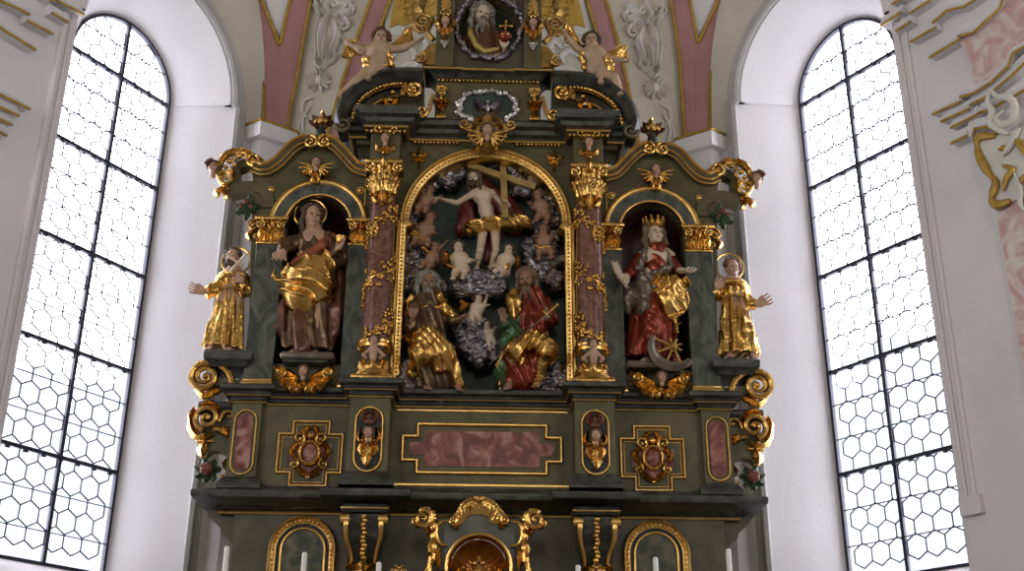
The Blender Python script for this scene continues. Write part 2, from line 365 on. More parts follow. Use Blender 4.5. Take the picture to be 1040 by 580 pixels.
# ------------------------------------------------------------------ the apse
JS = 2.60
AW = radians(32.5); CX = 2.48; YB = 1.3; CS = 1.5
def wallmap(side):
    d = np.array([side*sin(AW), -cos(AW), 0]); n = np.array([side*cos(AW), sin(AW), 0]); c = np.array([side*CX, YB, 0])
    return (lambda s, z, o: tuple(c+d*s+n*o+np.array([0,0,z]))), c, d, n
def wp(side, px, py, off=0.):               # survey point on an apse side wall -> (s, z)
    mpf, c, d, n = wallmap(side); r = ray(px, py); P0 = c+n*off; t = ((P0-CAM)@n)/(r@n); p = CAM+t*r; return float((p-P0)@d), float(p[2])
def yback(z): return YB-(.11*(z-8.4)**2 if z > 8.4 else 0.)
def ob(px, py, lift=0.):                    # survey point on the curved back vault
    d = ray(px, py); y = YB
    for _ in range(12): p = CAM+d*((y-CAM[1])/d[1]); y = yback(p[2])
    return np.array([p[0], y-lift, p[2]])
SPR = {-1: 8.26, 1: 8.44}; SILL = 3.30
def archloop(hw, r, spr, zb, n=20):
    return [(CS-hw, zb), (CS-hw, spr)]+arc(CS, spr, r, pi, 0, n)+[(CS+hw, spr), (CS+hw, zb)]
for side, wn, nm in ((-1, 'window_1', 'wall_left'), (1, 'window_2', 'wall_right')):
    mp, c, dv, nv = wallmap(side); spr = SPR[side]
    hole = archloop(1.03, .965, spr, SILL-.30)
    m = MB(); m.plate([[(-.1,0),(5.2,0),(5.2,13),(-.1,13)], hole], 0, .9, lambda u, v, y: mp(u, v, y)); m.build(nm, 'plaster', kind='structure', smooth=False)
    w = empty(wn, mp(CS, SILL, .6), kind='structure')
    inner = hole; outer = archloop(.65, .65, spr, SILL); m = MB()
    V = [mp(u, v, .0) for u, v in inner]+[mp(u, v, .62) for u, v in outer]; k = len(inner)
    m.add(V, [(i, i+1, i+1+k, i+k) for i in range(k-1)]+[(k-1, 0, k, 2*k-1)]); m.build('window_reveal', 'plaster', w, smooth=True, ang=30)
    # glass and ironwork
    gl = archloop(.66, .66, spr, SILL); m = MB(); m.plate([gl], .605, .611, mp); m.build('window_pane', 'glass', w, smooth=False)
    m = MB()
    m.sweep(archloop(.66, .66, spr, SILL-.02), [(0,.57),(.028,.57),(.028,.63),(0,.63)], mp, closed=True)
    m.build('window_frame', 'iron', w, smooth=False)
    def bar(s0, z0, s1, z1, wd, dp, o=.58):
        q = MB()
        if abs(s1-s0) < 1e-6: V = [(s0-wd/2, z0), (s0+wd/2, z0), (s0+wd/2, z1), (s0-wd/2, z1)]
        else: V = [(s0, z0-wd/2), (s1, z0-wd/2), (s1, z0+wd/2), (s0, z0+wd/2)]
        return q.plate([V], o, o+dp, mp)
    bar(CS, SILL, CS, spr+.65, .036, .045).build('mullion', 'iron', w, smooth=False)
    sp = 1.003 if side < 0 else 1.03
    bz = [spr-.01-sp*i for i in range(5)]
    for z in bz:
        q = bar(CS-.655, z, CS+.655, z, .036, .045, .575)
        for i in range(7):
            s_ = CS-.56+i*.187; q.plate([[(s_-.022, z-.022-.018), (s_+.022, z-.022-.018), (s_+.022, z-.016), (s_-.022, z-.016)]], .57, .585, mp)
        q.build('transom_bar', 'iron', w, smooth=False)
    q = MB(); zz = SILL+.05
    saddle = [z-sp*k/3 for z in bz for k in (1,2)]+[spr+.33]
    for z in saddle:
        hw = .655 if z < spr else sqrt(.655**2-(z-spr)**2)
        if z > SILL: q.plate([[(CS-hw, z-.005), (CS+hw, z-.005), (CS+hw, z+.005), (CS-hw, z+.005)]], .588, .600, mp)
    q.build('saddle_bars', 'iron', w, smooth=False)
    # hexagonal leaded quarries: the cames
    q = MB(); R = .115; dx = R*sqrt(3); dz = 1.5*R; th = .013; done = set()
    def inside(s_, z):
        if z < SILL: return False
        return abs(s_-CS) < .65 if z < spr else (s_-CS)**2+(z-spr)**2 < .65**2
    for r_ in range(-2, int((spr+.8-SILL)/dz)+2):
        for k in range(-5, 6):
            hx = CS+(k+(r_ % 2)*.5)*dx+.02; hz = SILL+.05+r_*dz
            P6 = [(hx+R*sin(pi/3*i), hz+R*cos(pi/3*i)) for i in range(6)]
            for i in range(6):
                a, b = P6[i], P6[(i+1) % 6]; key = (round((a[0]+b[0])*150), round((a[1]+b[1])*150))
                if key in done or not (inside(*a) or inside(*b)): continue
                done.add(key)
                if not inside(*a): a, b = b, a
                if not inside(*b):
                    for _ in range(8):
                        mm = ((a[0]+b[0])/2, (a[1]+b[1])/2)
                        if inside(*mm): a = mm
                        else: b = mm
                dd = np.array([b[0]-a[0], b[1]-a[1]]); L = np.linalg.norm(dd)
                if L < .004: continue
                nn = np.array([-dd[1], dd[0]])/L*th/2
                q.plate([[(a[0]+nn[0], a[1]+nn[1]), (a[0]-nn[0], a[1]-nn[1]), (b[0]-nn[0], b[1]-nn[1]), (b[0]+nn[0], b[1]+nn[1])]], .598, .606, mp)
    q.build('lead_lattice', 'lead', w, smooth=False)
    m = MB(); m.plate([[(CS-1.03, SILL-.32), (CS+1.03, SILL-.32), (CS+1.03, SILL-.28), (CS-1.03, SILL-.28)]], -.03, .02, mp); m.build('window_sill', 'plaster', w, smooth=False)
    # grey roll moulding round the opening and along the near jamb
    prof = [(.0,-.0),(.0,-.03),(-.03,-.055),(-.07,-.045),(-.085,-.028),(-.10,-.03),(-.13,-.045),(-.16,-.028),(-.17,0)]
    path = [(CS-1.03, 0.)]+[(CS-1.03, spr-.02)]+arc(CS, spr, .985, pi, 0, 24)+[]
    path = path[:-4]; m = MB(); m.sweep([(a, b) for a, b in path], [(o, d) for o, d in prof], mp); m.build('trim_1' if side < 0 else 'trim_2', 'grey', kind='structure', ang=35)
    m = MB()
    za_ = SPR[side]-.05; s_ = JS
    for s_, w_ in ((JS, .03), (JS+.075, .045)): m.sweep([(s_, 3.7), (s_, za_)], [(-w_/2,.0),(-w_/2,-.02),(0,-.035),(w_/2,-.02),(w_/2,0)], mp)
    m.plate([[(JS-.05, 3.55), (JS+.14, 3.55), (JS+.14, 3.7), (JS-.05, 3.7)]], -.05, 0, mp)
    m.build('trim_3' if side < 0 else 'trim_4', 'plaster', kind='structure', smooth=False)
    # the near pilaster: marbled shaft and frieze, gilt-edged courses that curve up round it
    S0 = wp(1, 1010, 206, -.10)[0]; E1 = 5.1; pl = empty('trim_5' if side < 0 else 'trim_6', mp(S0, 0, 0), kind='structure'); zq = wp(1, 1010, 206, -.10)[1]
    m = MB(); m.plate([[(S0, 0), (E1, 0), (E1, zq), (S0, zq)]], -.10, .02, mp); m.build('pilaster_shaft', 'pinkmarble', pl, smooth=False)
    def course2(pts, nm='cornice_course', extra=None):
        P = [wp(side, px, py, -.10) for px, py in pts]+(extra or []); m = MB(); m.sweep(P, [(-.0,.02),(-.0,-.085),(-.035,-.105),(-.075,-.07),(-.11,-.065),(-.11,.02)], mp); b = m.build(nm, 'plaster', pl, smooth=False)
        g = MB(); g.tube([mp(a, z, -.105) for a, z in P], .013, 6, up=(0,0,1)); g.build('gilt_edge', 'goldpaint', b); return P
    if side > 0:
        fz = [wp(1, *q, -.06) for q in ((974,41),(990,33),(1003,21),(1016,8),(1020,-8),(1062,-8),(1062,44),(1040,50),(1028,56),(1024,68),(1007,85),(992,92),(987,64))]
        m = MB(); m.plate([fz], -.07, .02, mp); m.build('frieze_panel', 'pinkmarble', pl, smooth=False)
        for q in ([(944,58.7),(974.8,40)], [(973,37),(988.6,33.6),(1002,21),(1015.5,9),(1021,-6)], [(924.8,42.6),(950.5,28)], [(947,23.5),(961.7,11),(979.7,6.7),(996,-4)], [(910,32),(925.4,22)], [(923.6,14),(943.8,1),(950,-5)], [(894.5,26.5),(915.8,12.3)], [(905.7,4.5),(926,-6)],
                  [(974.8,98.7),(988.7,95.3),(1006.6,84),(1024.5,67),(1029,53.8),(1040,48),(1060,40)], [(947,116.6),(976.3,103)], [(985.3,107),(1002,98.7),(1015.6,87.4),(1029,76),(1040,65),(1060,50)], [(956,123.8),(985.3,110.3)], [(993,115.5),(1006.6,111),(1030,98),(1060,80)], [(966,130),(993,116.6)], [(965.8,146),(982.4,138)], [(988,139),(990,131),(1003,129),(1014,136)]): course2(q)
        rc = [(1011,138),(996,139),(992,146),(995,160),(1003,174),(1011,185),(1009,196),(1007,203),(1013,208),(1026,204)]; Q = [tuple(p) for p in smooth2([wp(1, *q, -.14) for q in rc], 36)]
        m = MB(); m.plate([Q+[wp(1, 1062, 196, -.14), wp(1, 1062, 120, -.14)]], -.13, .02, mp); b = m.build('rocaille_ornament', 'stucco', pl, smooth=False)
        m = MB(); m.tube([mp(a, z, -.14) for a, z in Q], [.022+.02*abs(sin(i*.35)) for i in range(37)], 8, .8, up=tuple(nv)); m.build('gilt_edge', 'goldpaint', b)
        for k, (pts, rr, mt) in enumerate(([[(1007,92),(1012,98),(1026,100),(1031,110),(1028,122),(1018,127),(1012,120),(1020,112)], .035, 'stucco'], [[(1005,94),(1003,104),(1008,114),(1005,124),(1014,132),(1024,136)], .035, 'stucco'], [[(1018,168),(1028,172),(1022,182),(1019,194)], .03, 'goldpaint'], [[(1014,152),(1020,150),(1022,154)], .025, 'goldpaint'], [[(1030,142),(1038,148),(1044,160)], .04, 'goldpaint'], [[(1030,176),(1036,190),(1036,206),(1040,214)], .022, 'stucco'], [[(1018,158),(1026,148),(1036,130)], .03, 'stucco'], [[(1036,186),(1044,176)], .03, 'goldpaint'])):
            m = MB(); P = smooth2([wp(1, *q, -.15) for q in pts], 18); m.tube([mp(a, z, -.15) for a, z in P], [rr*(.4+.6*sin(pi*i/18)) for i in range(19)], 8, .8, up=tuple(nv)); m.build('rocaille_scroll', mt, pl)
    else:
        for q in ([(30,111),(-30,82)], [(19,118),(-30,96)], [(12,127),(-30,108)], [(6.5,138),(-30,120)], [(36,51),(-30,10)], [(54,35),(27,21)], [(30,15),(12,6),(-20,-8)], [(69,23),(52,13)], [(85,15),(61,2.6),(50,-6)], [(54,2),(40,-6)]): course2(q)
# back wall and vault
m = MB(); zs = [0, 8.4]+[8.4+.2*i for i in range(1, 18)]; V = []
for z in zs: V += [(-3.6, yback(z), z), (3.6, yback(z), z)]
for z in zs: V += [(-3.6, yback(z)+.3, z), (3.6, yback(z)+.3, z)]
n_ = len(zs); Fc = []
for i in range(n_-1): Fc += [(2*i, 2*i+1, 2*i+3, 2*i+2), (2*n_+2*i, 2*n_+2*i+2, 2*n_+2*i+3, 2*n_+2*i+1)]
m.add(V, Fc); m.build('wall_back', 'cream', kind='structure', ang=60)
def ribband(name, L, R, edges, kmat='pink', lift=.05):
    """L, R: matching survey points on the two edges; edges: gilt edge polylines"""
    r_ = empty(name, ob(*L[-1]), kind='structure'); m = MB(); n = 20
    PL = smooth2(L, n); PR = smooth2(R, n); V = []
    for a, b in zip(PL, PR): V += [ob(*a, lift), ob(*b, lift), ob(*b, -.03), ob(*a, -.03)]
    Fc = [(4*i+j, 4*i+(j+1) % 4, 4*i+4+(j+1) % 4, 4*i+4+j) for i in range(n) for j in range(4)]+[(3,2,1,0), (4*n, 4*n+1, 4*n+2, 4*n+3)]
    m.add(V, Fc); m.build('painted_band', kmat, r_, smooth=False)
    for e in edges: m = MB(); m.tube([ob(*p, lift+.008) for p in smooth2(e, 20)], .022, 6); m.build('gilt_edge', 'goldpaint', r_)
# vault ribs: (left edge, right edge) from the top down
LB = [(236,-30),(245,0),(257,31),(268,95),(268,150)]; LR = [(253,-30),(265,0),(285,49),(287,100),(289,150)]
RB = [(301,-30),(296,0),(285,49),(284,100),(283,150)]; RR = [(326,-30),(317,0),(303,78),(296,112),(291,150)]
ribband('trim_7', LB, LR, [LB, LR[:3]]); ribband('trim_8', RB, RR, [RB[:3], RR], lift=.056)
LB = [(674,-30),(680,0),(689,60),(692,100),(696,152)]; LR = [(694,-30),(699,0),(708,47),(708,100),(708,152)]
RB = [(742,-30),(730,0),(708,47),(706,100),(705,152)]; RR = [(770,-30),(752,0),(731,46),(721,88),(720,152)]
ribband('trim_9', LB, LR, [LB, LR[:3]]); ribband('trim_10', RB, RR, [RB[:3], RR], lift=.056)
LB = [(388,-30),(378,0),(356,62),(343,105),(330,150)]; LR = [(406,-30),(397,0),(380,50),(368,90),(356,140)]
ribband('trim_11', LB, LR, [LB, LR])
LB = [(586,-30),(595,0),(608,45),(618,90),(626,140)]; LR = [(604,-30),(614,0),(628,50),(639,100),(648,150)]
ribband('trim_12', LB, LR, [LB, LR])
# white cells of the vault between the forked bands
for nm, P in (('trim_13', [(268,-20),(296,-20),(292,8),(285,42),(272,10)]), ('trim_14', [(700,-20),(734,-20),(724,12),(709,40),(702,8)])):
    m = MB(); n = len(P); V = [ob(*p, .012) for p in P]+[ob(*p, -.02) for p in P]
    m.add(V, [tuple(range(n)), tuple(range(2*n-1, n-1, -1))]+[(i, (i+1) % n, (i+1) % n+n, i+n) for i in range(n)]); m.build(nm, 'plaster', kind='structure', smooth=False)
# gilded fan-shaped fields with a white border beside the crowning relief
for side, nm in ((-1, 'trim_15'), (1, 'trim_16')):
    f = empty(nm, ob(410 if side < 0 else 575, 30), kind='structure')
    P = [(404,-20),(396,30),(404,27),(412,28),(420,22),(430,24),(446,16),(446,-20)] if side < 0 else [(582,-20),(594,30),(586,27),(578,29),(570,23),(560,25),(545,16),(545,-20)]
    for (PP, lf, mt, nn) in (([( x+(-7 if side < 0 else 7) if i < 2 else x, y+(8 if i > 0 else 0)) for i, (x, y) in enumerate(P)], .02, 'stucco', 'white_border'), (P, .05, 'goldpaint', 'gilt_field')):
        m = MB(); fl = [Vector((p[0], p[1], 0)) for p in PP]; tr = tessellate_polygon([fl]); n = len(PP)
        m.add([ob(*p, lf) for p in PP]+[ob(*p, -.02) for p in PP], [tuple(t) for t in tr]+[(i, (i+1) % n, (i+1) % n+n, i+n) for i in range(n)]); m.build(nn, mt, f, smooth=False)
    m = MB(); rg = random.Random(3)
    for i in range(70):
        x = rg.uniform(400, 440); y = rg.uniform(-15, 22); 
        if x < 404+(22-y)*0.02: continue
        if side > 0: x = 990-x-2
        q = ob(x, y, .06); m.ball(q, (.03, .012, .045), 6, 4)
    m.build('feather_relief', 'goldpaint', f)
# white corner blocks under the ribs
for side in (-1, 1):
    m = MB(); cx_ = side*(CX-.04); bl = empty('trim_17' if side < 0 else 'trim_18', (cx_, YB-.1, 8.0), kind='structure')
    zt = 8.13
    for (r, z0, z1, mt, nn) in ((.34, zt-.17, zt, 'plaster', 'block'), (.36, zt, zt+.03, 'goldpaint', 'gilt_edge'), (.20, 0, zt-.17, 'plaster', 'corner_shaft')):
        m = MB(); V = [(cx_+r*cos(a)*1.05, YB-.10+r*sin(a)*.75, z) for z in (z0, z1) for a in [pi/2*i for i in range(4)]]
        m.add(V, [(3,2,1,0), (4,5,6,7)]+[(i, (i+1) % 4, (i+1) % 4+4, i+4) for i in range(4)]); m.build(nn, mt, bl, smooth=False)
for side in (-1, 1):
    mp, c, dv, nv = wallmap(side); spr = SPR[side]; m = MB(); m.plate([[(-.1, 8.15), (.335, 8.15)]+arc(CS, spr, 1.165, pi*.995, pi/2, 16)+[(CS, 10.8), (-.1, 10.8)]], -.012, .0, mp); m.build('trim_19' if side < 0 else 'trim_20', 'cream', kind='structure', smooth=False)
# nave around and behind the photographer
NX = 7.5; NB = -24.
e = 5.15; ex, ey = CX+sin(AW)*e, YB-cos(AW)*e
for side, nm in ((-1, 'wall_nave_left'), (1, 'wall_nave_right')):
    m = MB(); m.box(side*(NX), side*(NX+.3), NB, ey, 0, 13); m.box(side*ex, side*(NX+.3), ey, ey+.3, 0, 13); m.build(nm, 'naveplaster', kind='structure', smooth=False)
MB().box(-NX-.3, NX+.3, NB-.3, NB, 0, 13).build('wall_west', 'naveplaster', kind='structure', smooth=False)
MB().box(-NX-.3, NX+.3, NB-.3, 3.2, 13, 13.3).build('ceiling', 'naveplaster', kind='structure', smooth=False)
MB().box(-NX-.3, NX+.3, NB-.3, 3.2, -.3, 0).build('floor', 'stone', kind='structure', smooth=False)
# trees outside the windows
rg = np.random.RandomState(5)
for side in (-1, 1):
    mp, c, dv, nv = wallmap(side)
    for i, (px, dist, hh, rr) in enumerate([(65, 24, 8.6, 3.0), (20, 33, 10.5, 3.2)] if side < 0 else [(905, 24, 9.6, 3.2), (950, 33, 12.0, 3.2)]):
        q = ray(px, 480); b = CAM+q*dist/np.hypot(q[0], q[1]); b[2] = 0; t = empty('tree', tuple(b), label=('broad tree outside the %s window, %s of the two' % ('left' if side < 0 else 'right', 'the farther' if i else 'the nearer')), cat='tree', group='trees outside the church')
        MB().lathe(b, [(.28,-1),(.2,hh*.4),(.1,hh*.8)], 10).build('trunk', 'hair', t)
        pr = [ell(b+v3(rg.uniform(-rr,rr)*.6, rg.uniform(-rr,rr)*.6, hh*.72+rg.uniform(-rr,rr)*.6), rg.uniform(.5,.8)*rr*.6, k=.3) for _ in range(16)]
        SC('crown', pr, 'tree', t, h=.22, disp=bumpy(3.5, .25, i), dmax=.35, base=tuple(b))

# ------------------------------------------------------------------ the altarpiece (built left half first, then mirrored)
AL = empty('altarpiece', (0, 1.2, 0), label='tall olive and slate-green gilded altarpiece rising between the two apse windows', cat='altarpiece')
def both(fn):
    for sd in (-1, 1): fn(sd)
def part(mb, name, m, sd=-1, parent=None, **k): return mb.build(name, m, parent or AL, side=sd, **k)
def G(px, py, Y=0.): return A(px, py, Y)
BK = 1.12
def course(name, half, prof, m, parent=None, edges=(), **k):
    """moulding that runs the whole width round the breaks; half: plan points from the outer end to the centre (x < 0)"""
    path = half+[(-x, y) for x, y in reversed(half)]
    mb = MB(); mb.sweep(path, prof, XY); o = part(mb, name, m, parent=parent, ang=30, **k)
    for (of, z, r) in edges:
        e = MB(); P = path; c = [(of+r*cos(2*pi*i/6), z+r*sin(2*pi*i/6)) for i in range(6)]; e.sweep(P, c, XY); part(e, 'gilt_moulding', 'goldm', parent=o)
    return o
# key widths
xo = 2.22; xp0, xp1 = 1.145, .80      # body half width; pedestal outer / inner
zA, zB, zC, zD = 3.72, 3.87, 4.70, 4.80
PED = -.28
H1 = [(-xo, BK), (-xo, 0), (-xp0+.02, 0), (-xp0+.02, -.11), (-xp1-.02, -.11), (-xp1-.02, 0)]
# base tier behind the altar table
mb = MB(); mb.box(-2.10, 2.10, 0, BK, 0, zA); part(mb, 'base_body', 'olive2', smooth=False)
def f(sd):
    m = MB(); m.plate([[(-2.36, zA), (-2.10, zA), (-2.10, 3.40), (-2.16, 3.50), (-2.22, 3.53), (-2.24, 3.62), (-2.33, 3.66)]], .05, BK); part(m, 'base_bracket', 'olive2', sd, smooth=False)
both(f)
P1 = [(-.02,zA-.02),(.03,zA),(.05,zA+.02),(.13,zA+.035),(.18,zA+.05),(.22,zA+.06),(.225,zA+.08),(.225,zB-.035),(.20,zB-.02),(.10,zB-.005),(.05,zB+.01),(.03,zB+.05),(-.02,zB+.06)]
course('base_cornice', H1, P1, 'slate', edges=[(.012, zA-.03, .014)])
# predella
Z0, Z1 = zB+.06, zC
mb = MB(); mb.box(-2.20, 2.20, 0, BK, Z0-.1, Z1+.05); part(mb, 'predella_body', 'olive', smooth=False)
P2 = [(-.02,zC-.03),(.01,zC-.03),(.02,zC),(.05,zC+.015),(.06,zC+.04),(.10,zC+.055),(.10,zC+.09),(.07,zC+.11),(-.02,zC+.11)]
H2 = [(-xo+.01, BK), (-xo+.01, -.06), (-1.93, -.06), (-1.93, 0), (-xp0, 0), (-xp0, PED), (-xp1, PED), (-xp1, 0)]
course('predella_cornice', H2, P2, 'slate', edges=[(.014, zC-.045, .010), (.055, zC+.008, .007)])
def goldframe(loop, w, y, h, parent, sd, nm='gilt_frame', mt='goldm', n=5):
    m = MB(); m.sweep(loop, [(w*.5*cos(pi*i/n), y-h*sin(pi*i/n)) for i in range(n+1)]+[(-w*.5, y+.01), (w*.5, y+.01)], XZ, closed=True); return part(m, nm, mt, sd, parent)
# central predella panel with notched ends
def notched(x0, x1, z0, z1, nx, nz):
    return [(x0, z0+nz), (x0, z1-nz), (x0+nx, z1-nz), (x0+nx, z1), (x1-nx, z1), (x1-nx, z1-nz), (x1, z1-nz), (x1, z0+nz), (x1-nx, z0+nz), (x1-nx, z0), (x0+nx, z0), (x0+nx, z0+nz)]
za, zb = Z(481), Z(432); xh = -G(409, 455)[0]
m = MB(); m.plate([notched(-xh+.06, xh-.06, za+.06, zb-.06, .13, .10)], -.006, .02); cp = part(m, 'marbled_panel', 'redm', smooth=False)
goldframe(notched(-xh, xh, za, zb, .13, .11), .035, 0, .03, cp, -1)
m = MB(); m.box(-.76, .76, -.012, 0, Z0+.015, Z0+.03); m.box(-.76, .76, -.012, 0, Z1-.085, Z1-.072); part(m, 'gilt_fillet', 'goldm', smooth=False)
def cherub_prims(c, s, wings=True):
    """small winged head facing the viewer: returns flesh, hair, wings"""
    x, y, z = c
    fl = [ell((x,y,z), (.36*s,.38*s,.46*s), k=.02*s), ell((x-.17*s,y-.26*s,z-.12*s), .15*s, k=.08*s), ell((x+.17*s,y-.26*s,z-.12*s), .15*s, k=.08*s),
          ell((x,y-.38*s,z-.05*s), (.06*s,.09*s,.09*s), k=.04*s), ell((x,y-.30*s,z-.30*s), (.13*s,.10*s,.08*s), k=.06*s), cap((x,y+.05*s,z-.3*s), (x,y+.05*s,z-.62*s), .17*s, .2*s, .06*s)]
    fl += [sub(ell((x+q*.15*s,y-.42*s,z+.07*s), (.075*s,.09*s,.05*s), k=.03*s)) for q in (-1,1)]+[sub(ell((x,y-.44*s,z-.225*s), (.09*s,.06*s,.018*s), k=.02*s))]
    hr = [ell((x+.40*s*cos(a), y+.06*s, z+.12*s+.40*s*sin(a)), (.15*s,.24*s,.15*s), k=.05*s) for a in [radians(q) for q in range(-35, 216, 28)]]+[ell((x,y+.12*s,z+.2*s), (.4*s,.35*s,.36*s), k=.05*s)]
    wg = []
    if wings:
        for q in (-1, 1):
            for i in range(5):
                a = radians(8-22*i); L = (1.15-.13*i)*s; b = (x+q*.34*s, y+.05*s, z-.25*s-.09*i*s)
                wg.append(cap(b, (b[0]+q*L*cos(a), y-.05*s+.03*i*s, b[2]+L*sin(a)+.10*s), .13*s, .07*s, .02*s))
    return fl, hr, wg
def face_marks(o, c, s, R=None, sd=-1, ex=.13, ey=-.375, ez=.015, lz=-.25, ly=-.375):
    R = np.eye(3) if R is None else R; b = wloc(o)
    for nm, q, r_, mt in (('eye', (-ex,ey,ez), (.055,.03,.034), 'eye'), ('eye', (ex,ey,ez), (.055,.03,.034), 'eye'), ('lips', (0,ly,lz), (.085,.035,.032), 'lips')):
        m = MB(); m.ball((0,0,0), r_, 8, 6); V = (np.array(m.V)+v3(*q))@R.T*s+v3(*c)
        if sd > 0: V = V*v3(-1,1,1)
        link(nm, mesh_from(nm, V-b, m.F, True, 180), mt, o)
def mirror(prims, sd): return prims if sd < 0 else flipx(prims)
def cherub(c, s, sd, parent=None, wings=True, h=None, gold=False, nm='cherub_head'):
    h = h or max(.0045, s*.045); fl, hr, wg = cherub_prims(c, s, wings)
    o = SC(nm, mirror(fl, sd), 'gold' if gold else 'skin', None, h); o.parent = parent or AL; o.location = -Vector(wloc(o.parent))
    p = SC('hair', mirror(hr, sd), 'gold' if gold else 'hair', o, h*1.2)
    if not gold: o.location = (0,0,0); o.data.transform(Matrix.Translation(-Vector(wloc(o.parent)))); p.data.transform(Matrix.Translation(-Vector(wloc(o.parent)))); face_marks(o, c, s, sd=sd, ex=.145, ey=-.335, ez=.06, lz=-.22, ly=-.40)
    if wg:
        wo = SC('wing', mirror(wg, sd), 'gold', o, h)
        if not gold: wo.data.transform(Matrix.Translation(-Vector(wloc(o))))
    return o
def pedestal(sd):
    m = MB(); m.box(-xp0, -xp1, PED, .02, Z0-.02, Z1+.03, .004); b = part(m, 'column_pedestal', 'olive', sd, smooth=False)
    m = MB(); m.sweep([(-xp0, .0), (-xp0, PED), (-xp1, PED), (-xp1, 0)], [(-.01,Z0-.06),(.06,Z0-.06),(.06,Z0-.02),(.04,Z0+.02),(.02,Z0+.05),(.0,Z0+.07),(-.01,Z0+.07)], XY); part(m, 'pedestal_plinth', 'slate', sd, b)
    cx = (-xp0-xp1)/2; z0, z1 = Z(479, PED, 377), Z(414, PED, 377); r = .115
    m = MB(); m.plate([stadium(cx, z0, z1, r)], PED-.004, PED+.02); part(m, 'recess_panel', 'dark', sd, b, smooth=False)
    goldframe(list(reversed(stadium(cx, z0, z1, r, 10))), .026, PED, .022, b, sd)
    mu = MB(); mm = MB(); zc = (z0+z1)/2; mu.ball((cx, PED-.02, zc+.15), (.05,.02,.03)); mu.ball((cx, PED-.02, zc+.20), (.022,.02,.03))
    for q in (-1, 1): mm.leaf([(cx+q*.06, zc+.10), (cx+q*.085, zc+.02), (cx+q*.05, zc-.06)], .022, PED-.01, .018, 4)
    mm.leaf([(cx, zc-.02), (cx-.012, zc-.12), (cx, z0+.03)], .055, PED-.01, .02, 5)
    for q in (-1, 1):
        mm.spiral(cx+q*.05, zc-.02, PED-.02, .035, 1.2, pi/2, q, .012, .007); mm.leaf([(cx, zc-.02), (cx+q*.06, zc-.07), (cx+q*.045, zc-.16)], .03, PED-.01, .016, 4)
        mu.spiral(cx+q*.04, zc+.17, PED-.02, .035, 1.2, -pi/2, -q, .012, .007); mu.leaf([(cx+q*.01, zc+.14), (cx+q*.06, zc+.20), (cx+q*.02, z1-.03)], .03, PED-.01, .016, 4)
    part(mm, 'carved_leaves', 'gold', sd, b); part(mu, 'carved_crest', 'hairred', sd, b); cherub((cx, PED-.045, zc+.045), .11, sd, b, wings=False)
both(pedestal)
def sidepanel(sd):
    x0, z1 = G(285, 428); x1, z0 = G(345, 494); nx, nz = .12, .115
    L = notched(x0, x1, z0, z1, nx, nz); m = MB(); m.plate([notched(x0+.09, x1-.09, z0+.09, z1-.09, nx, nz)], -.008, .02); p = part(m, 'marbled_panel', 'redm', sd, smooth=False)
    goldframe(L, .026, 0, .025, p, sd); goldframe(notched(x0+.03, x1-.03, z0+.03, z1-.03, nx, nz), .01, 0, .012, p, sd, 'inner_fillet')
    cx, cz = (x0+x1)/2, (z0+z1)/2; m = MB()
    el = arc(cx, cz, .085, 0, 2*pi, 24, .10)[:-1]; m.sweep(list(reversed(el)), [(.018*cos(pi*i/6), -.03-.03*sin(pi*i/6)) for i in range(7)]+[(-.018, 0), (.018, 0)], XZ, closed=True)
    for q in (-1, 1):
        m.spiral(cx+q*.10, cz+.13, -.03, .05, 1.4, -pi/2, -q, .017, .009); m.spiral(cx+q*.13, cz-.10, -.03, .04, 1.3, pi/2, q, .015, .008)
        m.leaf([(cx+q*.09, cz+.11), (cx+q*.155, cz+.03), (cx+q*.12, cz-.07)], .028, -.02, .02, 4); m.leaf([(cx+q*.11, cz-.11), (cx+q*.06, cz-.17), (cx, cz-.20)], .03, -.02, .02, 4)
        m.leaf([(cx+q*.02, cz+.12), (cx+q*.06, cz+.19), (cx+q*.01, cz+.235)], .03, -.02, .02, 4)
    m.ball((cx, -.035, cz+.15), .03); m.ball((cx, -.035, cz-.22), .02)
    c = part(m, 'gilt_cartouche', 'gold', sd, p); m = MB(); m.ball((cx, -.012, cz), (.075, .03, .09), 16, 8); part(m, 'boss', 'redm', sd, c)
both(sidepanel)
def outerpil(sd):
    xa, xb = -2.205, -1.945
    m = MB(); m.box(xa, xb, -.06, .02, Z0-.02, Z1, .003); b = part(m, 'predella_pilaster', 'olive', sd, smooth=False)
    m = MB(); m.sweep([(xa, .5), (xa, -.06), (xb, -.06), (xb, 0)], [(-.01,Z0-.05),(.05,Z0-.05),(.05,Z0),(.03,Z0+.04),(0,Z0+.06),(-.01,Z0+.06)], XY); part(m, 'pilaster_plinth', 'slate', sd, b)
    cx = (xa+xb)/2; z0, z1 = Z(482, -.06, 253), Z(417, -.06, 253)
    m = MB(); m.plate([stadium(cx, z0+.03, z1-.03, .066)], -.066, -.04); part(m, 'marbled_panel', 'redm', sd, b, smooth=False)
    goldframe(list(reversed(stadium(cx, z0, z1, .095, 10))), .022, -.06, .02, b, sd)
both(outerpil)
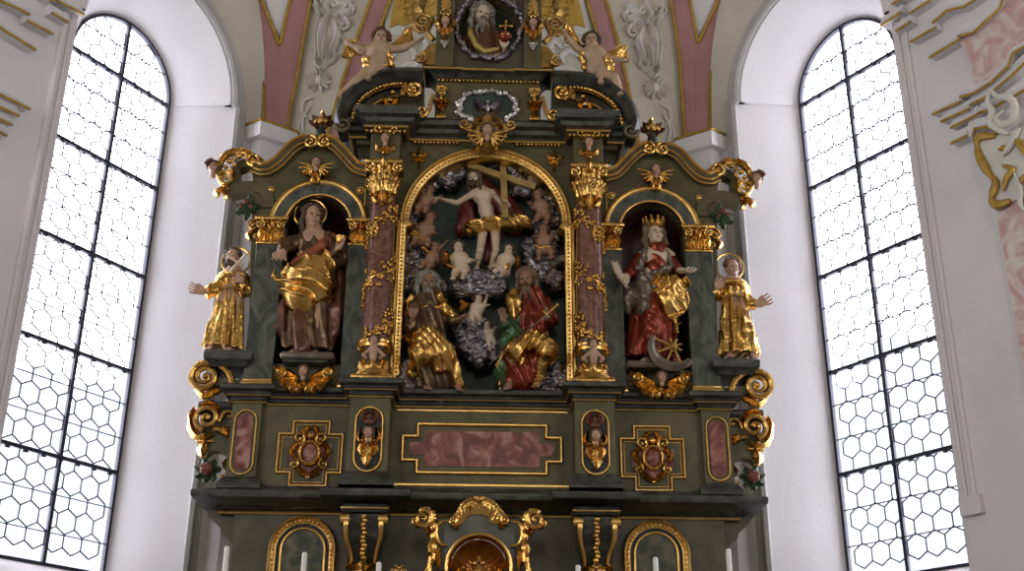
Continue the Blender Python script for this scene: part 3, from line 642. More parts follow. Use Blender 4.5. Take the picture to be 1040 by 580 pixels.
# outer scroll brackets of the predella
def wingscroll(sd):
    m = MB(); x0 = -2.20
    zt = Z(415, 0, 215); m.box(-2.52, x0, -.03, .26, zt-.0, zt+.06, .01); m.box(-2.48, x0, -.01, .2, zt-.03, zt, .005); part(m, 'bracket_shelf', 'slate', sd)
    # open arched support
    zz0, zz1 = Z(495, 0, 215), Z(451, 0, 215)
    out = [(x0, zt), (-2.50, zt), (-2.50, zt-.05), (-2.44, zz1+.02), (-2.50, zz1-.03), (-2.46, zz1-.04)]+arc(-2.33, zz1-.16, .11, pi, 0, 12)+[(-2.22, zz0+.08), (-2.30, zz0+.05), (-2.30, zz0-.02), (x0, zz0-.02)]
    m = MB(); m.plate([out], .03, .15); part(m, 'bracket', 'olive', sd, smooth=False)
    m = MB(); cx, cz = G(211, 426); m.spiral(cx+.005, cz, -.04, .105, 1.7, radians(-100), -1, .030, .014); m.leaf([(cx+.06, cz-.13), (cx-.05, cz-.16), (cx-.12, cz-.11), (cx-.145, cz-.01), (cx-.11, cz+.08)], .042, -.0, .03, 6); m.leaf([(cx-.10, cz+.07), (cx-.03, cz+.135), (cx+.06, cz+.12), (cx+.12, cz+.05)], .035, -.01, .025, 5)
    m.tube([(p[0], -.01, p[1]) for p in smooth2([(cx+.10, cz-.02), (cx+.13, cz+.05), (cx+.18, cz+.075), (cx+.22, cz+.05), (cx+.20, cz+.02), (cx+.175, cz+.035)], 16)], .016, 8)
    m.tube([(p[0], -.01, p[1]) for p in smooth2([(cx+.06, cz-.09), (cx+.13, cz-.10), (cx+.18, cz-.12)], 8)], [.02]*9, 8)
    for a in (10, 75, 140, 200, 260, 320): aa = radians(a); q_ = (cx+.205, cz-.115); m.leaf([(q_[0]+.01*cos(aa), q_[1]+.01*sin(aa)), (q_[0]+.04*cos(aa), q_[1]+.035*sin(aa)), (q_[0]+.075*cos(aa), q_[1]+.06*sin(aa))], .022, -.01, .02, 3)
    m.leaf([(cx-.13, cz-.06), (cx-.16, cz+.02), (cx-.12, cz+.10)], .022, -.01, .02, 5); m.leaf([(cx-.09, cz+.13), (cx-.0, cz+.155), (cx+.08, cz+.12)], .022, -.01, .02, 5)
    part(m, 'gilt_scroll', 'gold', sd)
    m = MB(); q_ = G(205, 459); m.leaf([(q_[0]+.03, q_[1]+.10), (q_[0], q_[1]+.02), (q_[0]+.02, q_[1]-.06)], .05, .0, .03, 5); m.box(q_[0]-.06, q_[0]+.09, -.0, .12, q_[1]+.09, q_[1]+.11, .004); part(m, 'gilt_leaf', 'gold', sd)
    fx_, fz_ = G(211, 478); fl_ = MB(); [fl_.leaf([(fx_, fz_), (fx_+.06*cos(a), fz_+.06*sin(a)), (fx_+.12*cos(a), fz_+.11*sin(a))], .035, .0, .02, 3, .02) for a in [radians(q) for q in (10, 60, 115, 165, 215, 262, 310)]]; bq = part(fl_, 'carved_leaves', 'leaf', sd); fl_ = MB(); fl_.ball((fx_, -.06, fz_), .055, 12, 8); [fl_.ball((fx_+.03*cos(a), -.085, fz_+.03*sin(a)), .026, 8, 6) for a in (0, 1.3, 2.6, 3.9, 5.2)]; part(fl_, 'carved_rose', 'rose', sd, bq)
    m = MB(); a, b = G(232, 483); m.spiral(a, b, -.01, .05, 1.3, pi, 1, .018, .01); m.leaf([(a+.02, b+.03), (a-.04, b+.09), (a-.02, b+.15)], .025, 0, .015, 4); part(m, 'gilt_scroll', 'gold', sd)
both(wingscroll)
# main tier: wall with the two side niches and the central relief opening
ZM0, ZM1 = zD, Z(128)
cxn = -(abs(G(318, 300)[0])+abs(G(665, 300)[0]))/2      # centre of the side niche
wn_ = .30; spn = Z(229, 0, 318); zn0 = Z(368, 0, 312)-.02
RA, SPA = .765, Z(229)
ho = [(-RA, ZM0+.02), (-RA, SPA)]+arc(0, SPA, RA, pi, 0, 28)+[(RA, SPA), (RA, ZM0+.02)]
def nicheloop(cx, w, z0, sp): return [(cx-w, z0), (cx-w, sp)]+arc(cx, sp, w, pi, 0, 18)+[(cx+w, sp), (cx+w, z0)]
# swan-necked outline of the side bays
gp = [G(*q) for q in ((257,172),(265,175),(274,174.5),(284,168),(292,160),(300,152),(309,148),(318,146.5),(334,147),(344,154),(353,164),(362,173),(374,177))]
gtop = smooth2(gp, 40)
out = [(-2.10, ZM0-.05)]+[tuple(p) for p in gtop if p[0] < -1.0]+[(-1.0, ZM1+.02), (-.0, ZM1+.02)]
out = out+[(-x, z) for x, z in reversed(out[:-1])]
mb = MB(); mb.plate([out, ho, nicheloop(cxn, wn_, zn0, spn), nicheloop(-cxn, wn_, zn0, spn)], 0, .12); part(mb, 'main_tier_wall', 'olive', smooth=False)
mb = MB(); mb.plate([[(-2.05, ZM0-.05), (-2.05, Z(190)), (-1.2, Z(172)), (-1.0, ZM1), (1.0, ZM1), (1.2, Z(172)), (2.05, Z(190)), (2.05, ZM0-.05)]], .80, BK); part(mb, 'back_boarding', 'nichegreen', smooth=False)
def sidebay(sd):
    # niche shell
    L = nicheloop(cxn, wn_, zn0, spn); m = MB(); V = []; n = len(L)
    for y, k_ in ((.12, 1.), (.40, 1.), (.50, .93), (.56, .80)): V += [(cxn+(u-cxn)*k_, y, zn0+(v-zn0)*(.5+.5*k_)) for u, v in L]
    m.add(V, [(r*n+i, r*n+i+1, (r+1)*n+i+1, (r+1)*n+i) for r in range(3) for i in range(n-1)]+[(r*n+n-1, r*n, (r+1)*n, (r+1)*n+n-1) for r in range(3)]+[tuple(range(3*n, 4*n))])
    nc = part(m, 'statue_niche', 'niche', sd, ang=60)
    # marbled pilasters and their capitals
    for (xa, xb) in ((cxn-wn_-.255, cxn-wn_+.0), (cxn+wn_-.0, cxn+wn_+.235)):
        zc0, zc1 = Z(247, -.05, 300), Z(222, -.05, 300)
        m = MB(); m.box(xa, xb, -.05, .01, ZM0+.02, zc0+.01, .003); p = part(m, 'pilaster', 'green', sd, smooth=False)
        m = MB(); m.box(xa-.015, xb+.015, -.075, 0, ZM0-.01, ZM0+.055, .006); m.box(xa-.005, xb+.005, -.065, 0, ZM0+.055, ZM0+.075, .004); part(m, 'gilt_base', 'goldm', sd, p)
        m = MB(); cx = (xa+xb)/2; w = (xb-xa)/2
        m.box(xa-.005, xb+.005, -.062, 0, zc0-.015, zc0+.012, .005); m.box(xa-.03, xb+.03, -.10, 0, zc1-.035, zc1, .006); m.box(xa-.015, xb+.015, -.08, 0, zc1-.055, zc1-.04, .004); m.box(xa+.01, xb-.01, -.055, 0, zc0, zc1-.05, .01)
        for i in range(4): x = xa+(i+.5)*(xb-xa)/4; m.leaf([(x, zc0+.01), (x, zc0+.07), (x+(i-1.5)*.008, zc0+.115)], .03, -.055, .018, 3, .03)
        for q in (-1, 1): m.spiral(cx+q*(w-.03), zc1-.085, -.09, .038, 1.4, pi/2, q, .013, .008)
        m.leaf([(cx, zc1-.13), (cx, zc1-.08), (cx, zc1-.03)], .035, -.07, .02, 3)
        part(m, 'capital', 'gold', sd, p)
    # archivolt: green band between gilt rims
    zs_ = Z(224); m = MB(); r1 = wn_+.135; n = 26
    m.sweep([(cxn-r1/2-wn_/2, spn-.03)]+arc(cxn, spn, (r1+wn_)/2, pi, 0, n)+[(cxn+r1/2+wn_/2, spn-.03)], [(-.068,0),(-.068,-.045),(.068,-.035),(.068,.01)], XZ); ar = part(m, 'archivolt', 'green', sd)
    for rr, wd in ((r1+.01, .030), (wn_+.012, .014)):
        m = MB(); m.sweep([(cxn-rr, spn-.01)]+arc(cxn, spn, rr, pi, 0, n)+[(cxn+rr, spn-.01)], [(wd*cos(pi*i/5), -.035-wd*.9*sin(pi*i/5)) for i in range(6)]+[(-wd, 0), (wd, 0)], XZ); part(m, 'gilt_rim', 'goldm', sd, ar)
    m = MB()
    for bx, bz in (G(275,193), G(366,194)): m.ball((bx, -.01, bz), (.028,.02,.028), 10, 6); m.sweep(arc(bx, bz, .034, 2*pi, 0, 12)[:-1], [(.006,0),(.006,-.014),(-.006,-.014),(-.006,0)], XZ, closed=True)
    part(m, 'gilt_button', 'goldm', sd)
    # swan-necked gable mouldings
    sp = [p for p in gtop]; k = max(range(len(sp)), key=lambda i: sp[i][1] if sp[i][0] < -1.66 else -9); 
    k1 = [i for i, p in enumerate(sp) if p[0] <= -1.70][-1]; k2 = [i for i, p in enumerate(sp) if p[0] >= -1.58][0]
    m = MB(); m.sweep([tuple(p) for p in sp], [(-.045,.12),(-.05,-.10),(-.01,-.10),(.01,-.07),(.035,-.05),(.035,.12)], XZ); gb = part(m, 'gable_moulding', 'olive', sd)
    for seg in (sp[:k1], sp[k2:]):
        for o_, y_, r_ in ((-.045,-.105,.020), (.012,-.078,.013), (.045,-.05,.010)):
            mm = MB(); mm.sweep([tuple(p) for p in seg], [(o_+r_*cos(2*pi*i/6), y_+r_*sin(2*pi*i/6)) for i in range(6)], XZ); part(mm, 'gilt_moulding', 'goldm', sd, gb)
    for (c_, a0, d_) in ((sp[k1], -pi*.1, -1), (sp[k2], pi*1.1, 1)):
        mm = MB(); mm.spiral(c_[0]+(-.00), c_[1]-.03, -.10, .062, 1.6, pi/2, d_*1, .022, .012); part(mm, 'gilt_volute', 'gold', sd, gb)
    mm = MB(); mm.spiral(sp[0][0]+.02, sp[0][1]+.055, -.09, .062, 1.5, -pi/2, -1, .024, .012); part(mm, 'gilt_volute', 'gold', sd, gb)
    # vase finial with carved flowers on the gable top
    fx, fz = G(325, 146); m = MB(); m.box(fx-.10, fx+.10, -.06, .10, fz-.02, fz+.025, .008); fin = part(m, 'finial_plinth', 'slate', sd)
    m = MB(); m.lathe((fx, .0), [(.05,fz+.02),(.025,fz+.05),(.03,fz+.07),(.055,fz+.10),(.05,fz+.14),(.028,fz+.17),(.035,fz+.19)], 14); part(m, 'vase', 'slate', sd, fin)
    m = MB()
    for a in range(-60, 241, 50): aa = radians(a); m.leaf([(fx+.02*cos(aa), fz+.23+.02*sin(aa)), (fx+.08*cos(aa), fz+.24+.06*sin(aa)), (fx+.125*cos(aa), fz+.24+.08*sin(aa))], .030, -.01, .02, 3)
    part(m, 'carved_leaves', 'hairred', sd, fin)
    m = MB(); m.ball((fx, -.03, fz+.24), .045); [m.ball((fx+q*.05, -.04, fz+.20+abs(q)*.03), .028) for q in (-1, 1)]; m.ball((fx, -.01, fz+.31), .03); m.leaf([(fx, fz+.27), (fx+.01, fz+.31), (fx, fz+.35)], .03, -.02, .02, 3); part(m, 'gilt_flower', 'gold', sd, fin)
    # winged cherub bust on the keystone
    bx, bz = G(321, 172, -.08); ch = cherub((bx, -.10, bz+.06), .115, sd, wings=True)
    m = MB(); m.leaf([(bx, bz-.01), (bx, bz-.08), (bx, bz-.16)], .05, -.06, .03, 5)
    for q in (-1, 1): m.leaf([(bx+q*.02, bz-.01), (bx+q*.08, bz-.02), (bx+q*.12, bz-.06)], .03, -.06, .025, 3)
    m.box(bx-.05, bx+.05, -.09, 0, bz-.15, bz-.02, .01); part(m, 'keystone', 'gold', sd, ch)
    # cherub bracket under the statue
    ux, uz = cxn, Z(381, -.12, 303); m = MB(); m.box(ux-.20, ux+.20, -.14, .05, Z(368, 0, 303)-.045, Z(368, 0, 303), .01); br = part(m, 'statue_shelf', 'green', sd)
    cherub((ux, -.19, uz+.01), .105, sd, br, wings=False); m = MB()
    for q in (-1, 1):
        for i in range(5): a = radians(25-32*i); L = .24-.025*i; m.leaf([(ux+q*.06, uz-.02-.012*i), (ux+q*(.06+L*.5*cos(a)), uz-.02-.012*i+L*.5*sin(a)), (ux+q*(.06+L*cos(a)), uz-.01+L*sin(a)*.7)], .036, -.13-.006*i, .022, 4)
        m.spiral(ux+q*.21, uz+.02, -.15, .045, 1.4, -pi/2, -q, .016, .01)
    m.leaf([(ux, uz-.05), (ux, uz-.10), (ux, uz-.14)], .05, -.14, .025, 3); part(m, 'gilt_wings', 'gold', sd, br)
    # gilt fillet beside the column
    m = MB(); m.box(-1.165, -1.155, -.02, .0, ZM0+.02, Z(180), 0); part(m, 'gilt_fillet', 'goldm', sd, smooth=False)
both(sidebay)
# frame of the central relief
zf0 = Z(405, -.03); fp = [(-.80, zf0), (-.80, SPA-.02), (-.765, SPA)]+arc(0, SPA, .775, pi*.995, pi*.005, 36)+[(.765, SPA), (.80, SPA-.02), (.80, zf0)]
mb = MB(); mb.sweep(fp, [(-.05,.02),(-.05,-.05),(-.035,-.07),(-.015,-.07),(-.005,-.05),(.03,-.035),(.045,-.03),(.05,.0),(.05,.12)], XZ); fr = part(mb, 'relief_frame', 'goldm')
mb = MB(); fq = smooth2([p for p in fp[:2]], 44)+[p for p in arc(0, SPA, .775, pi, 0, 62)][1:-1]+smooth2([p for p in fp[-2:]], 44)
for i, p in enumerate(fq):
    n_ = v3(0 - p[0], 0, 0) if p[1] < SPA else v3(-p[0], 0, SPA-p[1]); n_ = n_/np.linalg.norm(n_); q = v3(p[0], -.045, p[1])+n_*.018
    mb.ball(q, (.011, .012, .011), 6, 4)
part(mb, 'beaded_rim', 'gold', parent=fr)
mb = MB(); mb.box(-.86, .86, -.09, .12, ZM0-.02, Z(404), .008); part(mb, 'relief_sill', 'olive')
mb = MB(); V = ho; n = len(V); mb.add([(u, .1, v) for u, v in V]+[(u, .30, v+(.07 if v > SPA else .0)) for u, v in V], [(i, i+1, n+i+1, n+i) for i in range(n-1)]+[(n-1, 0, n, 2*n-1), tuple(range(n, 2*n))]); part(mb, 'relief_recess', 'nichegreen', ang=60)
def rosette(sd):
    x, z = G(426, 159); m = MB()
    for i in range(5): a = radians(90+72*i); m.leaf([(x+.01*cos(a), z+.01*sin(a)), (x+.05*cos(a), z+.05*sin(a)), (x+.085*cos(a), z+.085*sin(a))], .028, 0, .018, 3)
    m.ball((x, -.02, z), .022); m.leaf([(x, z-.06), (x, z-.12), (x+.005, z-.15)], .018, 0, .012, 3); part(m, 'gilt_rosette', 'gold', sd)
    m = MB(); x = -.90; z = SPA+.03     # small leaf consoles at the springing
    m.leaf([(x+.03, z-.02), (x-.02, z+.05), (x+.03, z+.13), (x+.06, z+.10)], .035, -.01, .02, 4); m.spiral(x+.03, z+.03, -.02, .03, 1.2, 0, 1, .01, .006)
    part(m, 'gilt_sprig', 'gold', sd)
both(rosette)
# ------------------------------------------------------------------ outer wings of the main tier
def wings(sd):
    Yw = .10
    # lower console carrying the gilded saint
    xa, za_ = G(198, 361, -.05); xb = -2.02
    m = MB(); z0, z1 = Z(371, -.05, 217), Z(358, -.05, 217); m.sweep([(-2.44+0, .30), (-2.44, -.08), (-2.12, -.08), (-2.12, .3)], [(-.04,z0-.02),(.0,z0-.02),(.02,z0+.02),(.05,z0+.04),(.055,z1-.02),(.04,z1),(-.04,z1)], XY); m.box(-2.43, -2.13, -.07, .29, z0-.01, z1-.003); sl = part(m, 'saint_console', 'slate', sd)
    m = MB(); cx, cz = G(209, 384); m.spiral(cx, cz, -.04, .12, 2.1, pi*.45, 1, .034, .016, tail=smooth2([(cx+.26, cz-.11), (cx+.22, cz+.02), (cx+.12, cz+.11), (cx+.04, cz+.118)], 8)[:-1])
    m.leaf([(cx-.08, cz-.10), (cx, cz-.155), (cx+.10, cz-.12), (cx+.2, cz-.10)], .04, -.0, .025); part(m, 'gilt_volute', 'gold', sd, sl)
    m = MB(); zc = Z(395, .0); m.plate([[(-2.06, z0+.05), (-2.10, z0+.02), (-2.13, z0-.06), (-2.18, z0-.12), (-2.27, z0-.14), (-2.36, z0-.10), (-2.42, z0), (-2.42, z0-.2), (-2.36, zc), (-2.06, zc)]], -.02, .20); part(m, 'bracket', 'olive', sd, sl, smooth=False)
    m = MB(); a, b = G(247, 366); m.spiral(a, b, -.03, .045, 1.4, -pi/2, 1, .017, .010); m.leaf([(a+.04, b-.0), (a+.05, b+.09), (a+.04, b+.18)], .03, -.01, .02, 5); m.box(-2.15, -2.05, -.03, .1, b+.10, b+.13, .005); part(m, 'gilt_scroll', 'gold', sd, sl)
    # upper arm with scrolls, cherub head and hanging leaves
    K_ = lambda X, Y: G(190+X/4.83, 140+Y/4.83)
    m = MB(); m.sweep([tuple(p) for p in smooth2([K_(400,345), K_(398,290), K_(370,255), (K_(310,240)), K_(250,248), K_(205,258)], 20)], [(-.05,-.025),(.05,-.025),(.05,.14),(-.05,.14)], XZ); arm = part(m, 'wing_arm', 'olive', sd, ang=30)
    m = MB(); m.sweep([tuple(p) for p in smooth2([K_(205,250), K_(230,200), K_(235,150), K_(270,125), K_(330,115), K_(365,150), K_(400,215)], 24)], [(-.045,.012),(.045,.012),(.045,.13),(-.045,.13)], XZ); part(m, 'arm_rim', 'olive', sd, arm, ang=30)
    m = MB(); m.tube([(p[0], -.03, p[1]) for p in smooth2([K_(205,270), K_(168,215), K_(160,160), K_(182,105), K_(230,80), K_(290,84), K_(340,100), K_(375,125)], 30)], [.024+.012*sin(i*pi/30) for i in range(31)], 8, 1.1)
    c1 = K_(192,215); m.spiral(c1[0], c1[1], -.06, .072, 1.5, pi*.8, -1, .024, .012)
    for X, Y, R_ in ((212,130,.030),(240,148,.026),(222,172,.024),(262,104,.028),(298,104,.028),(196,158,.026),(240,120,.024),(320,122,.022)): p = K_(X, Y); m.ball((p[0], -.06, p[1]), (R_, .03, R_), 10, 6)
    for P, w_ in (((K_(180,255), K_(150,280), K_(160,305)), .035), ((K_(190,255), K_(195,295), K_(210,315)), .03), ((K_(170,120), K_(195,90), K_(240,75)), .035), ((K_(240,80), K_(275,70), K_(320,92)), .032), ((K_(165,200), K_(155,165), K_(172,135)), .028), ((K_(215,180), K_(235,190), K_(232,215)), .026)): m.leaf(list(P), w_, -.05, .025, 4)
    part(m, 'gilt_scroll', 'gold', sd, arm)
    hx, hz = G(217, 171, -.05); cherub((hx, -.06, hz), .135, sd, arm, wings=False)
    rs = MB(); [rs.ball((hx+a, -.10, hz+b), .024, 8, 6) for a, b in ((-.045,.05),(-.02,.062),(-.062,.03))]; part(rs, 'hair_roses', 'hairred', sd, arm)
    m = MB(); lx, lz = G(251, 209)
    for a, L in ((-90, .17), (-50, .12), (-130, .14), (-10, .13), (-165, .10), (75, .11)): aa = radians(a); m.leaf([(lx, lz), (lx+L*.5*cos(aa)+.01, lz+L*.5*sin(aa)), (lx+L*cos(aa), lz+L*sin(aa))], .035, -.02, .02, 4)
    fr_ = part(m, 'hanging_leaves', 'leaf', sd, arm); m = MB(); [m.ball((lx+a, -.04, lz+b), r) for a, b, r in ((.0,.02,.034),(-.05,-.02,.026),(.045,-.03,.024))]; part(m, 'carved_fruit', 'rose', sd, fr_)
    m = MB(); ax_, az = G(258, 236); m.spiral(ax_, az+.06, -.03, .05, 1.4, pi/2, 1, .018, .01); m.spiral(ax_+.03, az-.06, -.03, .035, 1.3, -pi/2, 1, .014, .008); m.leaf([(ax_-.0, az+.02), (ax_-.05, az-.03), (ax_-.02, az-.10)], .03, -.01, .02, 4); part(m, 'gilt_console', 'gold', sd, arm)
both(wings)
# ------------------------------------------------------------------ columns (things of their own on the pedestals)
def column(sd, label):
    cx = (-xp0-xp1)/2; cy = -.13; zb0 = zD+.01; r = .132
    t = empty('column', (cx*(-sd), cy, zb0), label=label, cat='column', group='marbled columns beside the central relief')
    t['group'] = 'marbled columns beside the central relief'
    z = lambda py: Z(py, cy-.12, 385)
    zs0, zs1, zc1 = z(347), z(193), z(163)
    m = MB(); m.lathe((cx, cy), [(r+.0, zs0), (r*.98, (zs0+zs1)/2), (r*.88, zs1)], 32); m.build('shaft', 'redc', t, side=sd)
    m = MB(); m.box(cx-.185, cx+.185, cy-.17, cy+.15, zb0, zb0+.05, .008); m.lathe((cx, cy), [(.175,zb0+.05),(.185,zb0+.075),(.175,zb0+.10),(.15,zb0+.11),(.15,zb0+.135),(.16,zb0+.15),(.15,zb0+.165),(.14,zb0+.17)], 32); m.build('base', 'gold', t, side=sd)
    m = MB(); m.lathe((cx, cy), [(.138, zb0+.165), (.138, zs0-.03)], 32); dr = m.build('lower_drum', 'olive2', t, side=sd)
    m = MB(); m.lathe((cx, cy), [(.13,zs0-.05),(.165,zs0-.045),(.17,zs0-.02),(.155,zs0),(.16,zs0+.02),(.145,zs0+.035),(.13,zs0+.04)], 32); m.build('ring_moulding', 'goldm', t, side=sd)
    # little winged half-figure on the drum
    zc_ = (zb0+.17+zs0)/2; fl, hr, _ = cherub_prims((cx, cy-.16, zc_+.09), .10, False)
    fl += [cap((cx, cy-.15, zc_+.02), (cx, cy-.14, zc_-.07), .038, .03, .02)]+[c for q in (-1, 1) for c in chain([(cx+q*.03, cy-.14, zc_+.015), (cx+q*.09, cy-.12, zc_-.03), (cx+q*.06, cy-.16, zc_-.07)], [.02,.016,.012], .01)]
    o = SC('carved_putto', mirror(fl, sd), 'skin', t, .005); o.location = -Vector(wloc(t)); SC('hair', mirror(hr, sd), 'hair', o, .006)
    m = MB()
    for q in (-1, 1):
        m.spiral(cx+q*.095, zc_+.10, cy-.10, .04, 1.4, -pi/2, -q, .014, .009); m.leaf([(cx+q*.04, zc_-.06), (cx+q*.10, zc_-.10), (cx+q*.08, zc_-.16), (cx, zc_-.17)], .035, cy-.11, .02, 5); m.leaf([(cx+q*.05, zc_+.02), (cx+q*.12, zc_+.03), (cx+q*.13, zc_+.09)], .025, cy-.10, .02, 4)
    m.leaf([(cx, zc_-.04), (cx, zc_-.11), (cx, zc_-.18)], .05, cy-.13, .02, 5); m.build('acanthus_ornament', 'gold', t, side=sd)
    # gilded vine winding up the shaft
    m = MB(); rg = random.Random(11); n = 190; V = []
    for i in range(n):
        u = i/(n-1); zz = zs0+.05+(zs1-zs0-.06)*u; rr = r*(1-.12*u)+.006; a = -pi/2+2*pi*2.7*u-.6+.3*sin(u*30); V.append((cx+rr*cos(a), cy+rr*sin(a), zz))
        if i % 4 == 2:
            for k in range(4):
                aa = a+rg.uniform(-.5, .5); z2 = zz+rg.uniform(-.085, .085); c = (cx+(rr+.006)*cos(aa), cy+(rr+.006)*sin(aa), z2); sz = rg.uniform(.020, .034)
                for j in range(3):
                    t_ = rg.uniform(0, 6.28); c2 = (c[0]-sin(aa)*cos(t_)*sz*.8, c[1]+cos(aa)*cos(t_)*sz*.8, c[2]+sin(t_)*sz*.8); m.ball(c2, sz*.62, 6, 4)
    m.tube(V, .009, 6); m.build('gilded_vine', 'gold', t, side=sd)
    # composite capital
    m = MB(); m.lathe((cx, cy), [(r*.88,zs1-.02),(r*.95,zs1-.012),(r*.95,zs1+.008),(r*.9,zs1+.015),(r*.92,zs1+.10),(r*1.1,zc1-.05),(r*1.15,zc1-.045)], 28); m.box(cx-.175, cx+.175, cy-.165, cy+.15, zc1-.045, zc1, .012)
    for row, (z0_, hh, k0) in enumerate(((zs1, .12, 0), (zs1+.05, .13, .5))):
        for k in range(8):
            a = -pi+(k+k0)*pi/8*1.0; x_, y_ = cx+.118*cos(a), cy+.118*sin(a)
            m.tube([(x_, y_, z0_), (x_+.01*cos(a), y_+.01*sin(a), z0_+hh*.5), (x_+.045*cos(a), y_+.045*sin(a), z0_+hh*.85), (x_+.06*cos(a), y_+.06*sin(a), z0_+hh*.7)], [.024,.030,.024,.010], 6, .5, up=(cos(a), sin(a), 0))
    for q in (-1, 1): m.spiral(cx+q*.135, zc1-.085, cy-.14, .048, 1.5, pi/2, q, .016, .009)
    m.leaf([(cx, zc1-.10), (cx, zc1-.05), (cx, zc1+.01)], .04, cy-.15, .025, 3)
    for q in (-1, 1): m.leaf([(cx+q*.05, zs1-.02), (cx+q*.08, zs1-.09), (cx+q*.03, zs1-.15)], .03, cy-.12, .02, 4)
    m.leaf([(cx, zs1-.01), (cx, zs1-.09), (cx, zs1-.18)], .045, cy-.125, .02, 5); m.build('capital', 'gold', t, side=sd)
column(-1, 'red marbled column with gilded vine, standing beside the crossbearer relief next to the barefoot haloed saint')
column(1, 'red marbled column with gilded vine, standing beside the crossbearer relief next to the crowned woman')
# ------------------------------------------------------------------ entablature and upper tier
cxc = (-xp0-xp1)/2
def entab(sd):
    z0, z1 = Z(163, -.25, 392), Z(126, -.25, 392)
    m = MB(); m.box(cxc-.14, cxc+.14, -.24, .1, z0, z1+.06, .005); b = part(m, 'impost_block', 'olive', sd, smooth=False)
    cherub((cxc, -.29, (z0+z1)/2+.02), .11, sd, b, wings=False); m = MB()
    zc_ = (z0+z1)/2
    for q in (-1, 1): m.leaf([(cxc, zc_-.05), (cxc+q*.06, zc_-.08), (cxc+q*.09, zc_-.03)], .03, -.25, .02, 4); m.spiral(cxc+q*.085, zc_+.13, -.26, .035, 1.3, -pi/2, -q, .012, .008)
    m.leaf([(cxc, zc_-.05), (cxc, zc_-.1), (cxc, zc_-.15)], .04, -.25, .02, 3); m.box(cxc-.16, cxc+.16, -.27, 0, z1-.0, z1+.03, .005); m.box(cxc-.05, cxc+.05, -.25, -.2, zc_+.05, z1+.01, .004); part(m, 'gilt_garniture', 'gold', sd, b)
both(entab)
zE0, zE1 = Z(143, -.02), Z(127, -.05)
HE = [(-1.30, .5), (-1.30, -.02), (cxc-.17, -.02), (cxc-.17, -.24), (cxc+.17, -.24), (cxc+.17, 0)]
mb = MB(); mb.box(-1.28, 1.28, -.012, .30, zE0-.06, zE1+.1, .002); part(mb, 'entablature_core', 'olive', smooth=False)
course('main_cornice', HE, [(-.02,zE0),(.02,zE0),(.03,zE0+.03),(.07,zE0+.05),(.08,zE0+.09),(.13,zE0+.11),(.14,zE1-.01),(.12,zE1+.02),(-.02,zE1+.03)], 'slate', edges=[(.03, zE0-.005, .016)])
mb = MB()
for sgn in (-1, 1):
    for i in range(12): mb.ball((sgn*(.29+i*.038), -.035, zE0-.038), (.017,.018,.017), 8, 5)
part(mb, 'gilt_bead_row', 'gold')
def dentils(sd):
    m = MB(); z = Z(133, -.3)
    for i in range(9): m.box(cxc-.19+i*.045, cxc-.165+i*.045, -.30, -.24, z-.03, z, .003)
    part(m, 'gilt_dentils', 'gold', sd)
    # blocks over the columns that carry the broken pediment
    x0, z1 = G(363, 108, -.38); z0 = Z(127, -.38); m = MB()
    m.sweep([(-1.09, .2), (-1.09, -.24), (-.79, -.24), (-.79, .2)], [(-.04,z0),(.0,z0),(.02,z0+.03),(.08,z0+.06),(.09,z0+.10),(.13,z0+.12),(.14,z1-.02),(.11,z1),(-.04,z1)], XY); m.box(-1.08, -.80, -.23, .19, z0+.005, z1-.005); part(m, 'pediment_block', 'slate', sd)
both(dentils)
